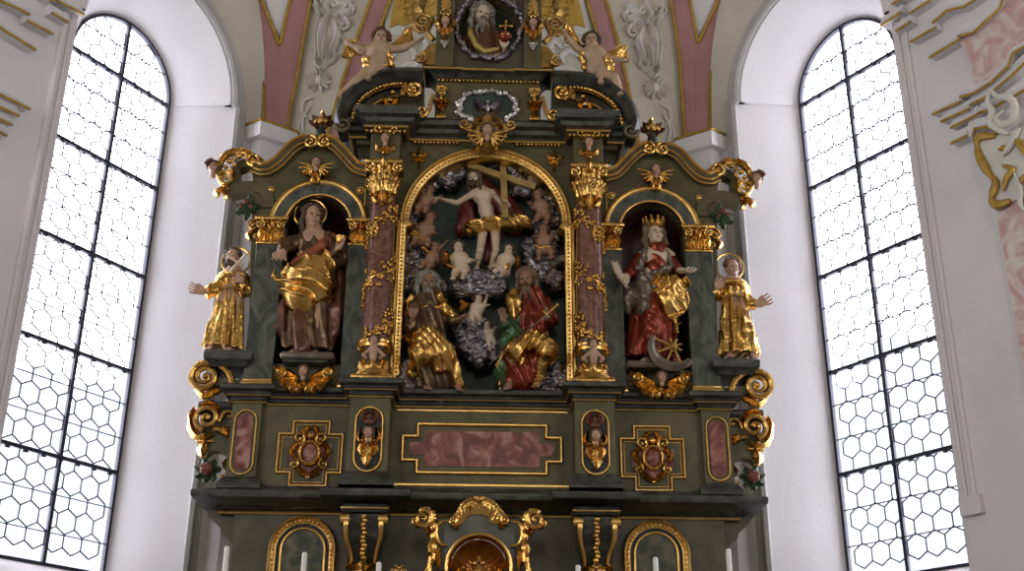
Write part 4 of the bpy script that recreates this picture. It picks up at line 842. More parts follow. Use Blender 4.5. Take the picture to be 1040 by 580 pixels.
# broken segmental pediment
def pediment(sd):
    Yp = -.18
    o = [G(*p, Yp) for p in ((343,128),(341,118),(345,104),(353,92),(362,84),(374,77),(388,72),(402,70),(416,70),(430,70))]; P = smooth2(o, 40)
    m = MB(); m.sweep([tuple(p) for p in P], [(-.0,.15),(-.02,Yp),(.02,Yp-.05),(.05,Yp-.05),(.07,Yp-.01),(.11,Yp+.02),(.13,Yp+.06),(.13,.15)], XZ); b = part(m, 'broken_pediment', 'slate', sd, ang=30)
    m = MB(); m.spiral(o[0][0]+.055, o[0][1]-.00, Yp-.03, .07, 1.5, pi, 1, .024, .012); part(m, 'scroll_end', 'olive', sd, b)
    m = MB(); Q = [tuple(p) for p in P]; n = len(Q); Qi = []
    for i in range(n):
        a = np.array(Q[max(0,i-1)]); c = np.array(Q[min(n-1,i+1)]); d = (c-a)/np.linalg.norm(c-a); Qi.append(np.array(Q[i])+np.array([d[1], -d[0]])*.165)
    L = smooth2(Qi[2:-4], 23)
    for p in L: m.ball((p[0], Yp+.01, p[1]), (.021,.021,.021), 8, 6)
    m.tube([(p[0], Yp+.06, p[1]) for p in L], .007, 6); part(m, 'beaded_rim', 'gold', sd, b)
    # dark tympanum with a gilt inner arc and flower
    Lp = [tuple(p) for p in Qi[2:]]; zb_ = Z(111, -.05); tp = [p for p in Lp if p[1] > zb_+.01]; m = MB(); m.plate([[(tp[0][0], zb_-.05)]+tp+[(tp[-1][0]+.02, zb_-.05)]], Yp+.12, .14); part(m, 'tympanum', 'olive2', sd, b, smooth=False)
    m = MB(); Li = []; 
    for i in range(n):
        a = np.array(Q[max(0,i-1)]); c = np.array(Q[min(n-1,i+1)]); d = (c-a)/np.linalg.norm(c-a); Li.append(np.array(Q[i])+np.array([d[1], -d[0]])*.255)
    Li = [p for p in Li[5:-8] if p[1] > zb_]; m.tube([(p[0], Yp+.10, p[1]) for p in Li], .014, 6); part(m, 'gilt_fillet', 'goldm', sd, b)
    m = MB(); fx, fz = G(396, 100, Yp)
    for a in range(0, 360, 60): aa = radians(a+20); m.leaf([(fx, fz), (fx+.05*cos(aa), fz+.05*sin(aa)), (fx+.10*cos(aa), fz+.085*sin(aa))], .032, Yp+.08, .025, 3, .03)
    m.ball((fx, Yp+.03, fz), .035); m.ball((fx+.02, Yp+.04, fz+.1), .025); part(m, 'gilt_rosette', 'gold', sd, b)
    # volutes joining the pediment to the upper stage
    m = MB(); vx, vz = G(420, 93, Yp); m.spiral(vx, vz+.03, Yp, .085, 1.7, pi*.9, 1, .028, .014); m.leaf([(vx-.07, vz+.08), (vx-.10, vz), (vx-.05, vz-.06)], .04, Yp, .025, 4); m.ball((vx, Yp-.02, vz+.03), .03)
    a, c = G(429, 114, Yp); m.spiral(a, c, Yp, .055, 1.5, -pi/2, -1, .02, .01, tail=smooth2([(a+.10, c+.20), (a+.06, c+.02), (a+.02, c-.055)], 6)[:-1]); part(m, 'gilt_volute', 'gold', sd, b)
both(pediment)
# upper stage with the cloud-ringed oval
zU0, zU1 = Z(126, -.10), Z(78, -.10); xu = .52
mb = MB(); mb.box(-xu, xu, -.10, .16, zU0-.02, zU1+.02, .006); us = part(mb, 'upper_stage', 'olive', smooth=False)
z0, z1 = Z(79, -.15), Z(64, -.3)
course('upper_cornice', [(-xu-.01, .14), (-xu-.01, -.10), (-.36, -.10), (-.36, -.085)], [(-.04,z0),(.0,z0),(.03,z0+.03),(.05,z0+.05),(.10,z0+.07),(.11,z1-.02),(.09,z1),(-.04,z1)], 'slate', edges=[(.10, z1-.0, .012)])
mb = MB(); mb.box(-.52, .52, -.09, .13, z0+.005, z1-.005); part(mb, 'upper_cornice_core', 'slate', smooth=False)
mb = MB()
for i in range(25): x = -.49+i*.0408; mb.box(x-.011, x+.011, -.14, -.09, z0-.035, z0-.002, .003)
part(mb, 'gilt_dentils', 'gold')
def uppercary(sd):
    x, z = G(448, 102, -.15); m = MB()
    m.box(x-.05, x+.05, -.14, -.08, z-.19, z-.15, .006); m.box(x-.055, x+.055, -.15, -.08, z+.15, z+.185, .006)
    m.leaf([(x, z+.02), (x, z-.07), (x, z-.15)], .045, -.11, .03, 6); [m.leaf([(x, z+.03), (x+q*.05, z+.02), (x+q*.045, z-.06)], .025, -.11, .025, 3) for q in (-1, 1)]; [m.spiral(x+q*.04, z+.13, -.14, .025, 1.2, -pi/2, -q, .01, .006) for q in (-1, 1)]
    h = part(m, 'gilt_herm', 'gold', sd, us); cherub((x, -.16, z+.075), .085, sd, h, wings=False, gold=True)
both(uppercary)
ox, oz = 0., Z(109, -.12)
mb = MB(); mb.plate([arc(ox, oz, .26, 0, 2*pi, 36, .17)[:-1]], -.106, -.09); ovp = part(mb, 'oval_field', 'nichegreen', smooth=False)
rg = np.random.RandomState(2); pr = []
for i in range(34):
    a = 2*pi*i/34+rg.uniform(-.05,.05); rr = rg.uniform(.96, 1.12); s_ = rg.uniform(.024, .040); pr.append(ell((ox+.275*rr*cos(a), -.125, oz+.180*rr*sin(a)), (s_,.035,s_), k=.006))
SC('cloud_ring', pr, 'brightsilver', AL, .006, disp=bumpy(90, .003, 1), dmax=.005).location = -Vector(wloc(AL))
# cartouche with cherub head in front of the main cornice
kx, kz = 0., Z(132, -.28); mb = MB()
for q in (-1, 1):
    mb.spiral(kx+q*.22, kz+.10, -.22, .055, 1.4, 0 if q < 0 else pi, -q*-1, .017, .01, tail=smooth2([(kx+q*.03, kz-.12), (kx+q*.12, kz-.10), (kx+q*.19, kz-.0)], 8)[:-1]); mb.leaf([(kx+q*.03, kz-.09), (kx+q*.11, kz-.05), (kx+q*.13, kz+.04)], .04, -.20, .03, 5); mb.leaf([(kx+q*.07, kz+.09), (kx+q*.12, kz+.14), (kx+q*.05, kz+.18)], .03, -.20, .025, 4)
mb.leaf([(kx, kz-.06), (kx, kz-.13), (kx, kz-.18)], .05, -.21, .03, 4); mb.leaf([(kx, kz+.10), (kx, kz+.16), (kx, kz+.21)], .06, -.20, .03, 4); mb.plate([arc(kx, kz+.0, .12, 0, 2*pi, 20, .14)[:-1]], -.21, .0)
kc = part(mb, 'crown_cartouche', 'oldgold'); cherub((kx, -.255, kz+.01), .14, -1, kc)
# ------------------------------------------------------------------ crowning stage round the figure in clouds
zT0 = Z(66, -.2); zT1 = zT0+1.25
gx, gz = 0.0, Z(29, -.1)
mb = MB(); mb.plate([[(-.46, zT0-.02), (-.46, zT1), (.46, zT1), (.46, zT0-.02)], arc(gx, gz, .305, 0, 2*pi, 36, .37)[:-1]], -.12, .10); ts = part(mb, 'crowning_stage', 'olive2', smooth=False)
mb = MB(); mb.box(-.4, .4, .30, .36, zT0, zT1-.05); mb.box(-.45, .45, .08, .34, zT0-.02, zT0+.02); part(mb, 'crowning_backboard', 'nichegreen', parent=ts, smooth=False)
rg = np.random.RandomState(4); pr = []
for i in range(52):
    a = 2*pi*i/52; rr = rg.uniform(.98, 1.10); s_ = rg.uniform(.024, .046); pr.append(ell((gx+.31*rr*cos(a), -.14, gz+.38*rr*sin(a)), (s_*.8,.04,s_), k=.006))
SC('cloud_ring', pr, 'silver', ts, .007, disp=bumpy(90, .003, 1), dmax=.005).location = (0,0,0)
bpy.data.objects['cloud_ring.001'].location = -Vector(wloc(ts))
def crownpil(sd):
    x = G(450, 30, -.2)[0]+.02; zz = Z(22, -.2, 450); m = MB(); m.box(x-.09, x+.09, -.18, .0, zT0-.01, zT1, .006); p = part(m, 'crown_pilaster', 'olive', sd, ts, smooth=False)
    hd = SC('cherub_head', mirror(cherub_prims((x, -.215, zz), .115, False)[0], sd), 'skin', p, .005); hd.location = -Vector(wloc(p))
    m = MB(); [m.leaf([(x+q*.05, zz+.07), (x+q*.085, zz), (x+q*.04, zz-.09)], .028, -.19, .02, 4) for q in (-1, 1)]
    [m.spiral(x+q*.035, zz+.11, -.2, .03, 1.2, -pi/2, -q, .011, .007) for q in (-1, 1)]; [m.leaf([(x, zz-.07), (x+q*.05, zz-.1), (x+q*.07, zz-.06)], .028, -.19, .02, 3) for q in (-1, 1)]; m.leaf([(x, zz-.08), (x, zz-.13), (x, zz-.2)], .045, -.19, .025, 4); m.leaf([(x, zz+.14), (x, zz+.22), (x, zz+.33)], .05, -.19, .02, 4)
    part(m, 'gilt_drop', 'gold', sd, p); m = MB(); [m.ball((x+a, -.20, zz-.24-b), .017, 7, 5) for a, b in ((-.03,0),(0,0),(.03,0),(-.015,.03),(.015,.03),(0,.06))]; part(m, 'silver_grapes', 'brightsilver', sd, p)
    m = MB(); sx, sz = G(429, 22, -.1); m.spiral(sx, sz, -.1, .075, 1.6, pi/2, 1, .03, .015, tail=smooth2([(sx+.12, sz-.22), (sx+.05, sz-.12), (sx+.10, sz+.02), (sx+.04, sz+.08)], 8)[:-1])
    m.spiral(sx-.01, sz-.10, -.1, .05, 1.4, 0, 1, .02, .012); m.leaf([(sx-.06, sz+.06), (sx-.09, sz-.01), (sx-.05, sz-.1)], .045, -.08, .03, 4); m.leaf([(sx, sz+.10), (sx-.04, sz+.2), (sx+.03, sz+.32)], .05, -.08, .03, 5); part(m, 'gilt_scroll', 'oldgold', sd, ts)
    m = MB(); sx, sz = G(427, 59, -.15); m.spiral(sx, sz, -.15, .055, 1.5, pi/2, -1, .022, .012); m.plate([[(sx+.02, sz-.05), (sx+.06, sz+.02), (sx+.02, sz+.10), (sx+.06, sz+.16), (sx+.10, sz+.2), (sx+.16, sz+.2), (sx+.16, sz-.05)]], -.12, .05); part(m, 'gilt_volute', 'oldgold', sd, ts)
both(crownpil)
# ------------------------------------------------------------------ base tier: reliquary arches, consoles
def basebits(sd):
    cx = G(308, 555)[0]; zt = Z(528); R_ = .26; sp_ = zt-R_-.02; lp = [(cx-R_, 2.4), (cx-R_, sp_)]+arc(cx, sp_, R_, pi, 0, 20)+[(cx+R_, sp_), (cx+R_, 2.4)]
    m = MB(); m.sweep(lp, [(-.025,.01),(-.03,-.04),(-.015,-.06),(.0,-.045),(.02,-.03),(.035,-.03),(.035,.01)], XZ); fr2 = part(m, 'arched_frame', 'goldm', sd)
    m = MB(); nb = int((sp_-2.5)/.04); L = [(cx-R_+.015, sp_-.04*(i+1)) for i in range(nb)]+arc(cx, sp_, R_-.015, pi, 0, 20)+[(cx+R_-.015, sp_-.04*(i+1)) for i in range(nb)]
    m.tube([(p[0], -.035, p[1]) for p in list(reversed(L[:nb]))+L[nb:]], .006, 5)
    for p in L: m.ball((p[0], -.04, p[1]), (.014,.014,.018), 6, 4)
    part(m, 'beaded_rim', 'gold', sd, fr2)
    r2 = .185; lp2 = [(cx-r2, 2.4), (cx-r2, sp_)]+arc(cx, sp_, r2, pi, 0, 20)+[(cx+r2, sp_), (cx+r2, 2.4)]
    m = MB(); m.sweep(lp2, rframe(.013, -.015, .015)+[(-.013, 0), (.013, 0)], XZ); part(m, 'inner_frame', 'goldm', sd, fr2)
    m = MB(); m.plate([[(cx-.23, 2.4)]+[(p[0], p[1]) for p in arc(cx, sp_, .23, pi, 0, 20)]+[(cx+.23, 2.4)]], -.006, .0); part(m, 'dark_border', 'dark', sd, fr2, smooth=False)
    m = MB(); m.plate([[(cx-r2, 2.4)]+arc(cx, sp_, r2, pi, 0, 20)+[(cx+r2, 2.4)]], -.012, .0); part(m, 'painted_scene', 'paint', sd, fr2, smooth=False)
    # scroll console
    kx = cxc; z1 = zA+.0; m = MB(); m.box(kx-.19, kx+.19, -.24, .02, zA-.06, zA+.01, .006); co = part(m, 'console', 'slate', sd)
    m = MB(); m.box(kx-.205, kx+.205, -.26, .02, zA-.035, zA-.02, .004); part(m, 'gilt_moulding', 'goldm', sd, co)
    m = MB(); pf = [(-.02, zA-.06), (-.26, zA-.08), (-.28, zA-.16), (-.24, zA-.26), (-.16, zA-.38), (-.09, zA-.52), (-.05, zA-.70), (-.02, zA-.8)]
    m.plate([[(a, b) for a, b in pf]], kx-.13, kx+.13, lambda u, v, y: (y, u, v)); part(m, 'console_body', 'slate', sd, co, smooth=False)
    for q in (-1, 1):
        m = MB(); P = smooth2([(kx+q*.145, -.24, zA-.10), (kx+q*.145, -.29, zA-.17), (kx+q*.14, -.24, zA-.28), (kx+q*.10, -.15, zA-.42), (kx+q*.075, -.09, zA-.60)], 16); m.tube(P, [.030-.001*i for i in range(17)], 8, 1)
        m.tube([(kx+q*.12, -.265, zA-.13), (kx+q*.195, -.265, zA-.13)], .05, 14, up=(0,0,1)); m.tube([(kx+q*.115, -.265, zA-.13), (kx+q*.20, -.265, zA-.13)], .022, 10, up=(0,0,1)); part(m, 'gilt_volute', 'goldm', sd, co)
    m = MB(); [m.ball((kx+.008*sin(i*2), -.30+i*.012, zA-.11-i*.032), (.027,.022,.026), 8, 5) for i in range(13)]; part(m, 'gilt_husk_chain', 'gold', sd, co)
    m = MB(); zq = Z(575, -.2); [m.leaf([(kx, zq-.12), (kx+q*.03, zq-.05), (kx+q*.10, zq), (kx+q*.13, zq-.04)], .035, -.2, .03, 4) for q in (-1, 1)]; m.leaf([(kx, zq-.15), (kx, zq-.05), (kx, zq+.03)], .06, -.22, .03, 5); part(m, 'gilt_leaf', 'gold', sd, co)
M['paint'] = mat('dim_painted_landscape', (.030,.034,.022), .4, 0., (.14,.12,.055), 9., 6., .42, .66, col3=(.22,.17,.09))
both(basebits)
# ------------------------------------------------------------------ carved figures
def view(x0, y0, sc): return lambda X, Y, y=0.: tuple(map(float, W(x0+X/sc, y0+Y/sc, y)))
def lerp(a, b, t): return tuple(a[i]+(b[i]-a[i])*t for i in range(3))
def off(p, dx=0, dy=0, dz=0): return (p[0]+dx, p[1]+dy, p[2]+dz)
def head_prims(c, s, yaw=0., tilt=0., roll=0.):
    R = rot('Z', yaw)@rot('Y', roll)@rot('X', tilt)
    p = [ell((0,.05,.10), (.33,.41,.40), k=.05), ell((0,-.09,-.13), (.255,.28,.35), k=.12), cap((0,-.36,.06), (0,-.45,-.09), .035, .06, .04), ell((0,-.30,-.40), (.11,.09,.09), k=.08),
         ell((-.17,-.24,-.12), (.10,.10,.11), k=.08), ell((.17,-.24,-.12), (.10,.10,.11), k=.08), cap((-.2,-.33,.09), (.2,-.33,.09), .05, .05, .05),
         ell((-.33,.02,-.03), (.05,.10,.13), k=.03), ell((.33,.02,-.03), (.05,.10,.13), k=.03)]
    p += [sub(ell((q*.13,-.40,.01), (.085,.07,.05), k=.05)) for q in (-1,1)]+[ell((q*.13,-.325,.01), .05, k=.01) for q in (-1,1)]
    p += [ell((0,-.345,-.225), (.10,.05,.022), k=.02), ell((0,-.335,-.275), (.08,.05,.025), k=.02), sub(cap((-.09,-.40,-.25), (.09,-.40,-.25), .012, .012, .01))]
    return xf(p, R, c, s)
def hair_prims(c, s, yaw=0., length=.5, vol=.12, curls=0., seed=0, tilt=0., side=1.):
    rg = np.random.RandomState(seed); R = rot('Z', yaw)@rot('X', tilt); p = [ell((0,.14,.17), (.37+vol*.5,.40,.40), k=.05)]
    for a in range(-100, 281, 20):
        aa = radians(a)
        if sin(aa) < -.35 and length < .1: continue
        if -1.0 < cos(aa) < 1.0 and sin(aa) < -.25: continue
        x, z = (.36+vol*.4)*cos(aa), .16+.36*sin(aa)
        p.append(ell((x, -.06+.1*rg.rand(), z), .13+vol*.3, k=.04))
    for q in (-1, 1):
        for j in range(3):
            if length > 0: x = q*(.34+vol*.4-.04*j); p += chain([(x, .0+.12*j, .05), (x*1.12+q*.04, .02+.12*j, -.2-length*.3), (x*1.0, -.02+.12*j, -.3-length*.6), (x*1.15, .0+.1*j, -.35-length)], [.11+vol*.2,.12+vol*.2,.11,.05], .03)
    if length > 0: p += [ell((0,.25,-.1-length*.4), (.33,.18,.35+length*.4), k=.05)]
    if curls:
        for _ in range(int(40*curls)):
            a = rg.uniform(-.6, pi+.6); r = rg.uniform(.33,.52); p.append(ell((r*cos(a), rg.uniform(-.2,.3), .12+r*sin(a)), rg.uniform(.06,.11), k=.02))
    return xf(p, R, c, s)
def beard_prims(c, s, yaw=0., L=.5, tilt=0., w=.2):
    R = rot('Z', yaw)@rot('X', tilt); p = [cap((q*.24,-.12,-.15), (q*.1,-.28,-.42), .09, .13, .05) for q in (-1,1)]+[cap((0,-.30,-.42), (0,-.33,-.45-L), .15, .05, .05)]
    p += [c_ for q in (-1,0,1) for c_ in chain([(q*.12,-.31,-.40), (q*w,-.36,-.42-L*.5), (q*w*.5,-.34,-.45-L)], [.09,.08,.03], .02)]+[cap((q*.02,-.40,-.19), (q*.16,-.36,-.27), .045, .035, .03) for q in (-1,1)]
    return xf(p, R, c, s)
def hand_prims(w, d, n, s=.17, curl=.35, q=1):
    """w wrist, d pointing direction, n palm normal; five fingers, thumb on side q"""
    d = v3(*d); d /= np.linalg.norm(d); n = v3(*n); n = n-d*(n@d); n /= np.linalg.norm(n); t = np.cross(d, n)*q; w = v3(*w); p = []
    pc = w+d*.27*s; p += [cap(w, w+d*.12*s, .155*s, .17*s, .05*s)]+[cap(w+d*.1*s+t*a*.16*s, w+d*.48*s+t*a*.22*s, .11*s, .10*s, .05*s) for a in (-1, 0, 1)]
    for i, a in enumerate((-.30, -.10, .10, .30)):
        L = (.40, .46, .43, .33)[i]*s*(.85); b = w+d*.5*s+t*a*s*-1; m_ = b+d*L*.55*cos(curl*.5)+n*L*.55*sin(curl*.5)-t*a*s*.15; e = m_+d*L*.5*cos(curl*1.6)+n*L*.5*sin(curl*1.6)
        p += chain([b, m_, e], [.062*s, .056*s, .045*s], .008*s)
    b = w+d*.16*s+t*.20*s; m_ = b+d*.17*s+t*.13*s+n*.05*s; p += chain([b, m_, m_+d*.17*s+t*.02*s+n*.05*s], [.085*s, .068*s, .05*s], .02*s); return p
def body_prims(J, s=1., fat=1., hs=None):
    g = lambda k: J.get(k); R_ = lambda x: x*s*fat; p = []; nk, pl_ = g('neck'), g('pel')
    ch = lerp(nk, pl_, .28); ws = lerp(nk, pl_, .68)
    ch2 = [cap(off(ch, -.055*s), off(ch, .055*s), R_(.115), None, .05*s), cap(off(ws, -.03*s), off(ws, .03*s), R_(.095), None, .06*s), cap(off(pl_, -.05*s), off(pl_, .05*s), R_(.105), None, .06*s)]
    p += ch2+[cap(ch, ws, R_(.115), R_(.10), .05*s), cap(ws, pl_, R_(.10), R_(.11), .05*s), cap(g('head'), nk, R_(.055), R_(.06), .03*s), cap(nk, ch, R_(.07), R_(.10), .05*s)]
    for q in 'LR':
        if g('sh'+q): p += [cap(lerp(nk, ch, .4), g('sh'+q), R_(.075), R_(.062), .04*s), cap(g('sh'+q), g('el'+q), R_(.056), R_(.042), .02*s), cap(lerp(g('el'+q), g('ha'+q), .0), lerp(g('el'+q), g('ha'+q), .35), R_(.042), R_(.044), .02*s), cap(lerp(g('el'+q), g('ha'+q), .3), g('ha'+q), R_(.044), R_(.027), .02*s)]
        if g('kn'+q):
            sg = -1 if q == 'L' else 1; hp = g('hip'+q) or off(pl_, sg*.085*s, 0, -.03*s)
            p += [cap(hp, g('kn'+q), R_(.085), R_(.056), .04*s), cap(g('kn'+q), lerp(g('kn'+q), g('an'+q), .35), R_(.052), R_(.054), .02*s), cap(lerp(g('kn'+q), g('an'+q), .3), g('an'+q), R_(.054), R_(.034), .02*s)]
            if g('toe'+q):
                a, b = g('an'+q), g('toe'+q); p += [cap(off(a, 0, .01*s, -.02*s), lerp(a, b, .7), R_(.038), R_(.036), .03*s)]
                dd = v3(*b)-v3(*a); dd /= np.linalg.norm(dd); sd_ = np.cross(dd, v3(0,0,1)); sd_ /= np.linalg.norm(sd_)+1e-9
                p += [cap(v3(*lerp(a, b, .65))+sd_*k*.016*s, v3(*b)+sd_*k*.020*s, R_(.017), R_(.012), .008*s) for k in (-2,-1,0,1,2)]
    return p
def person(label, J, s, skin, cat='statue', group=None, base=None, name='saint_statue', fat=1., yaw=0., tilt=0., roll=0., hd=.235, hands=None, h=.0075):
    b = base or off(J['pel'], 0, 0, -.9*s); t = empty(name, b, label=label, cat=cat, group=group)
    p = body_prims(J, s, fat)+head_prims(J['head'], hd*s, yaw, tilt, roll)
    for q in 'LR':
        if J.get('ha'+q) is not None and (hands is None or hands.get(q)):
            hd_ = (hands or {}).get(q) or {}; d = hd_.get('d') or tuple(v3(*J['ha'+q])-v3(*J['el'+q])); n = hd_.get('n', (0,-.3,1)); p += hand_prims(J['ha'+q], d, n, .18*s*hd_.get('s', 1), hd_.get('c', .4), hd_.get('q', 1 if q == 'L' else -1))
    bo = SC('body', p, skin, t, h, base=b); face_marks(bo, J['head'], hd*s, rot('Z', yaw)@rot('Y', roll)@rot('X', tilt)); return t
def cloth(nm, prims, m, t, disp=None, dmax=0., h=.009): return SC(nm, prims, m, t, h, disp, dmax, base=wloc(t))
def halo(t, c, r, th=.012, y=.06, nm='halo'):
    m = MB(); P = [(c[0]+r*cos(a), c[1]+y, c[2]+r*sin(a)) for a in [2*pi*i/40 for i in range(41)]]; m.tube(P, th, 8, caps=False); m.tube([(c[0], c[1]+y+.02, c[2]-r), (c[0], c[1]+y+.03, c[2]-r*.2)], .006, 6, up=(0,1,0)); return m.build(nm, 'goldm', t)
def sz(p, q): return float(np.linalg.norm(v3(*p)-v3(*q)))

# --- barefoot haloed saint in the niche
V = view(265, 185, 3.055); Y0 = .0
J = dict(head=V(158,108,Y0-.02), neck=V(165,152,Y0+.02), pel=V(160,300,Y0), shL=V(122,182,Y0), elL=V(78,196,Y0-.06), haL=V(66,212,Y0-.16), shR=V(212,180,Y0), elR=V(240,240,Y0-.05), haR=V(236,212,Y0-.18), knL=V(120,420,Y0-.04), anL=V(110,520,Y0), toeL=V(92,538,Y0-.16), knR=V(175,420,Y0-.05), anR=V(165,525,Y0), toeR=V(170,543,Y0-.16))
bs = V(150, 548, Y0)
t = person('painted barefoot long-haired haloed saint with gold mantle over the hips', J, 1., 'skin', base=bs, yaw=.45, tilt=.15, hands=dict(L=dict(d=(-.1,-.3,-1), n=(0,-1,.0), c=.5), R=dict(d=(.3,-.2,.6), n=(-.6,-.5,.2), c=.9)))
SC('hair', hair_prims(J['head'], .215, .45, .55, .08, .5, 1, .15), 'hair', t, .007, folds((1,.2,.2), 60, .004, .5, 2), .005, base=bs); halo(t, V(152,94,Y0), .150, .012, .03)
tn = [skirt(V(165,250,Y0), V(140,525,Y0+.02), .15, .23, 9, .035, .5, .03, .75)]+[cap(V(165,200,Y0), V(163,280,Y0), .125, .145, .05), cap(V(122,184,Y0), V(80,196,Y0-.06), .085, .075, .04), cap(V(78,196,Y0-.06), V(67,210,Y0-.13), .08, .065, .02), cap(V(212,180,Y0), V(240,238,Y0-.05), .085, .08, .04), cap(V(240,238,Y0-.05), V(237,218,Y0-.14), .08, .06, .03), cap(V(124,190,Y0), V(210,188,Y0), .075, .075, .05)]
cloth('tunic', tn, 'brownrobe', t, folds((1,.3,.15), 30, .014, .8, 3), .016)
cl = [c for P in ([V(222,190,Y0+.10), V(248,300,Y0+.08), V(236,400,Y0+.04), V(212,505,Y0+.04)], [V(95,350,Y0+.02), V(66,400,Y0+.01), V(68,450,Y0), V(84,500,Y0)], [V(120,380,Y0-.06), V(118,440,Y0-.10), V(125,520,Y0-.10)]) for c in chain(P, [.06,.075,.08,.06][:len(P)], .04)]
cloth('cloak', cl, 'redbrown', t, folds((1,.2,.1), 30, .013, .5, 4), .015)
gm = [ell(V(148,305,Y0-.05), (.25,.17,.25), k=.06), ell(V(128,350,Y0-.07), (.20,.15,.19), k=.06), cap(V(180,350,Y0-.06), V(150,385,Y0-.07), .10, .06, .06), ell(V(190,270,Y0-.05), (.15,.13,.20), k=.06), cap(V(215,205,Y0-.06), V(195,290,Y0-.06), .045, .11, .06), cap(V(222,250,Y0-.02), V(195,350,Y0-.05), .07, .08, .05), cap(V(80,320,Y0-.02), V(42,292,Y0), .08, .045, .04), cap(V(40,296,Y0), V(36,345,Y0), .045, .02, .03), cap(V(118,235,Y0-.07), V(62,288,Y0-.02), .06, .06, .04)]
cloth('mantle', gm, 'gold', t, swag(V(235,185,Y0-.1), 17, .024, 5), .036, .007)
cloth('sash', chain([V(108,252,Y0-.08), V(150,226,Y0-.10), V(190,198,Y0-.09), V(220,172,Y0-.03), V(214,164,Y0+.05)], [.05,.052,.055,.05,.04], .02), 'sash', t, folds((.5,.2,-.9), 70, .006, .3, 6), .007)
m = MB(); c = V(247,188,Y0-.22); m.lathe((c[0], c[1]), [(.035,c[2]-.09),(.012,c[2]-.07),(.012,c[2]-.02),(.04,c[2]),(.048,c[2]+.06),(.03,c[2]+.065)], 12); m.build('small_chalice', 'gold', t)
m = MB(); q = V(150,548,Y0-.02); m.box(q[0]-.24, q[0]+.24, q[1]-.16, q[1]+.14, q[2]-.05, q[2]+.012, .015); m.build('statue_base', 'greyrobe', t)
# --- crowned woman with the broken wheel
V = view(615, 200, 3.222); Y0 = .0; bs = V(150, 556, Y0)
J = dict(head=V(160,128,Y0-.02), neck=V(165,165,Y0+.02), pel=V(165,300,Y0), shL=V(125,198,Y0), elL=V(88,245,Y0-.02), haL=V(70,262,Y0-.14), shR=V(208,198,Y0), elR=V(232,250,Y0-.04), haR=V(243,240,Y0-.16), knL=V(145,420,Y0-.08), anL=V(135,525,Y0), toeL=V(122,548,Y0-.14), knR=V(195,420,Y0-.03), anR=V(185,520,Y0), toeR=V(180,545,Y0-.14))
t = person('painted statue of a crowned woman holding a palm frond above a broken wheel', J, .98, 'skinp', base=bs, yaw=.25, tilt=-.15, hands=dict(L=dict(d=(-.35,-.3,-.5), n=(.6,-.6,.2), c=1.), R=dict(d=(.5,-.4,-.2), n=(0,-.2,1), c=.5)))
SC('hair', hair_prims(J['head'], .235, .25, .35, .10, .3, 3, -.1), 'beard', t, .007, folds((1,.2,.2), 60, .004, .5, 2), .005, base=bs)
m = MB(); c = V(157,92,Y0); R_ = .085
for i in range(10):
    a = 2*pi*i/10; x, y = c[0]+R_*cos(a), c[1]+R_*.9*sin(a); m.tube([(x,y,c[2]-.01), (x+.01*cos(a),y+.01*sin(a),c[2]+.022), (x+.016*cos(a),y+.016*sin(a),c[2]+.045)], [.028,.024,.012], 6); m.ball((x+.018*cos(a), y+.018*sin(a), c[2]+.055), .015, 6, 4)
m.lathe((c[0], c[1]), [(R_-.012,c[2]-.035),(R_+.012,c[2]-.03),(R_+.012,c[2]+.0),(R_-.01,c[2]+.005)], 20, 1, .9); m.build('crown', 'gold', t)
cloth('bodice', [cap(V(166,180,Y0), V(163,275,Y0), .115, .12, .05), cap(V(125,198,Y0), V(88,245,Y0-.02), .075, .07, .03), cap(V(88,245,Y0-.02), V(74,258,Y0-.11), .068, .05, .03), cap(V(208,198,Y0), V(232,250,Y0-.04), .07, .068, .03), cap(V(232,250,Y0-.04), V(240,242,Y0-.12), .06, .05, .03)], 'red', t, folds((.6,.2,.7), 34, .009, .8, 7), .010, .0075)
cloth('skirt', [skirt(V(162,275,Y0), V(150,535,Y0), .15, .245, 8, .04, 1.2, .03, .75), cap(V(150,330,Y0-.06), V(148,440,Y0-.10), .11, .10, .06)], 'red', t, folds((1,.3,.1), 28, .016, .8, 8), .018, .008)
cloth('grey_mantle', [cap(V(135,180,Y0-.06), V(108,235,Y0-.05), .045, .05, .02), cap(V(200,180,Y0-.06), V(215,225,Y0-.06), .035, .045, .02), cap(V(110,270,Y0), V(85,330,Y0-.02), .07, .08, .04), cap(V(85,330,Y0-.02), V(72,372,Y0), .08, .05, .04), cap(V(120,270,Y0-.10), V(205,235,Y0-.12), .05, .045, .03), cap(V(135,300,Y0-.08), V(130,365,Y0-.10), .10, .08, .05), cap(V(110,370,Y0+.04), V(100,470,Y0+.05), .06, .07, .04)], 'greyrobe', t, folds((.8,.2,.5), 42, .014, 1., 9), .016, .0075)
cloth('gold_mantle', [cap(V(165,275,Y0-.10), V(235,285,Y0-.08), .09, .10, .06), ell(V(208,325,Y0-.08), (.19,.13,.21), k=.05), cap(V(205,350,Y0-.10), V(228,410,Y0-.08), .11, .05, .05), cap(V(250,270,Y0-.02), V(255,345,Y0), .07, .06, .04)], 'gold', t, swag(V(140,250,Y0-.1), 30, .018, 10, 1.3, .7), .034, .007)
m = MB(); m.tube([V(232,400,Y0-.1), V(234,448,Y0-.1)], [.012,.022], 6); m.build('tassel', 'gold', t)
m = MB(); P = smooth2([V(26,210,Y0-.14), V(38,240,Y0-.16), V(52,270,Y0-.18), V(66,292,Y0-.18)], 12); m.tube(P, [.006,.018,.026,.03,.03,.028,.026,.024,.02,.016,.012,.010,.008], 8, .4)
for i in range(2, 11):
    for q in (-1, 1): p = P[i]; m.tube([p, (p[0]+q*.035-.01, p[1]-.01, p[2]+.045)], [.011,.003], 5)
m.build('palm_frond', 'skinp', t)
m = MB(); wc = V(222,490,Y0-.20); R_ = .195
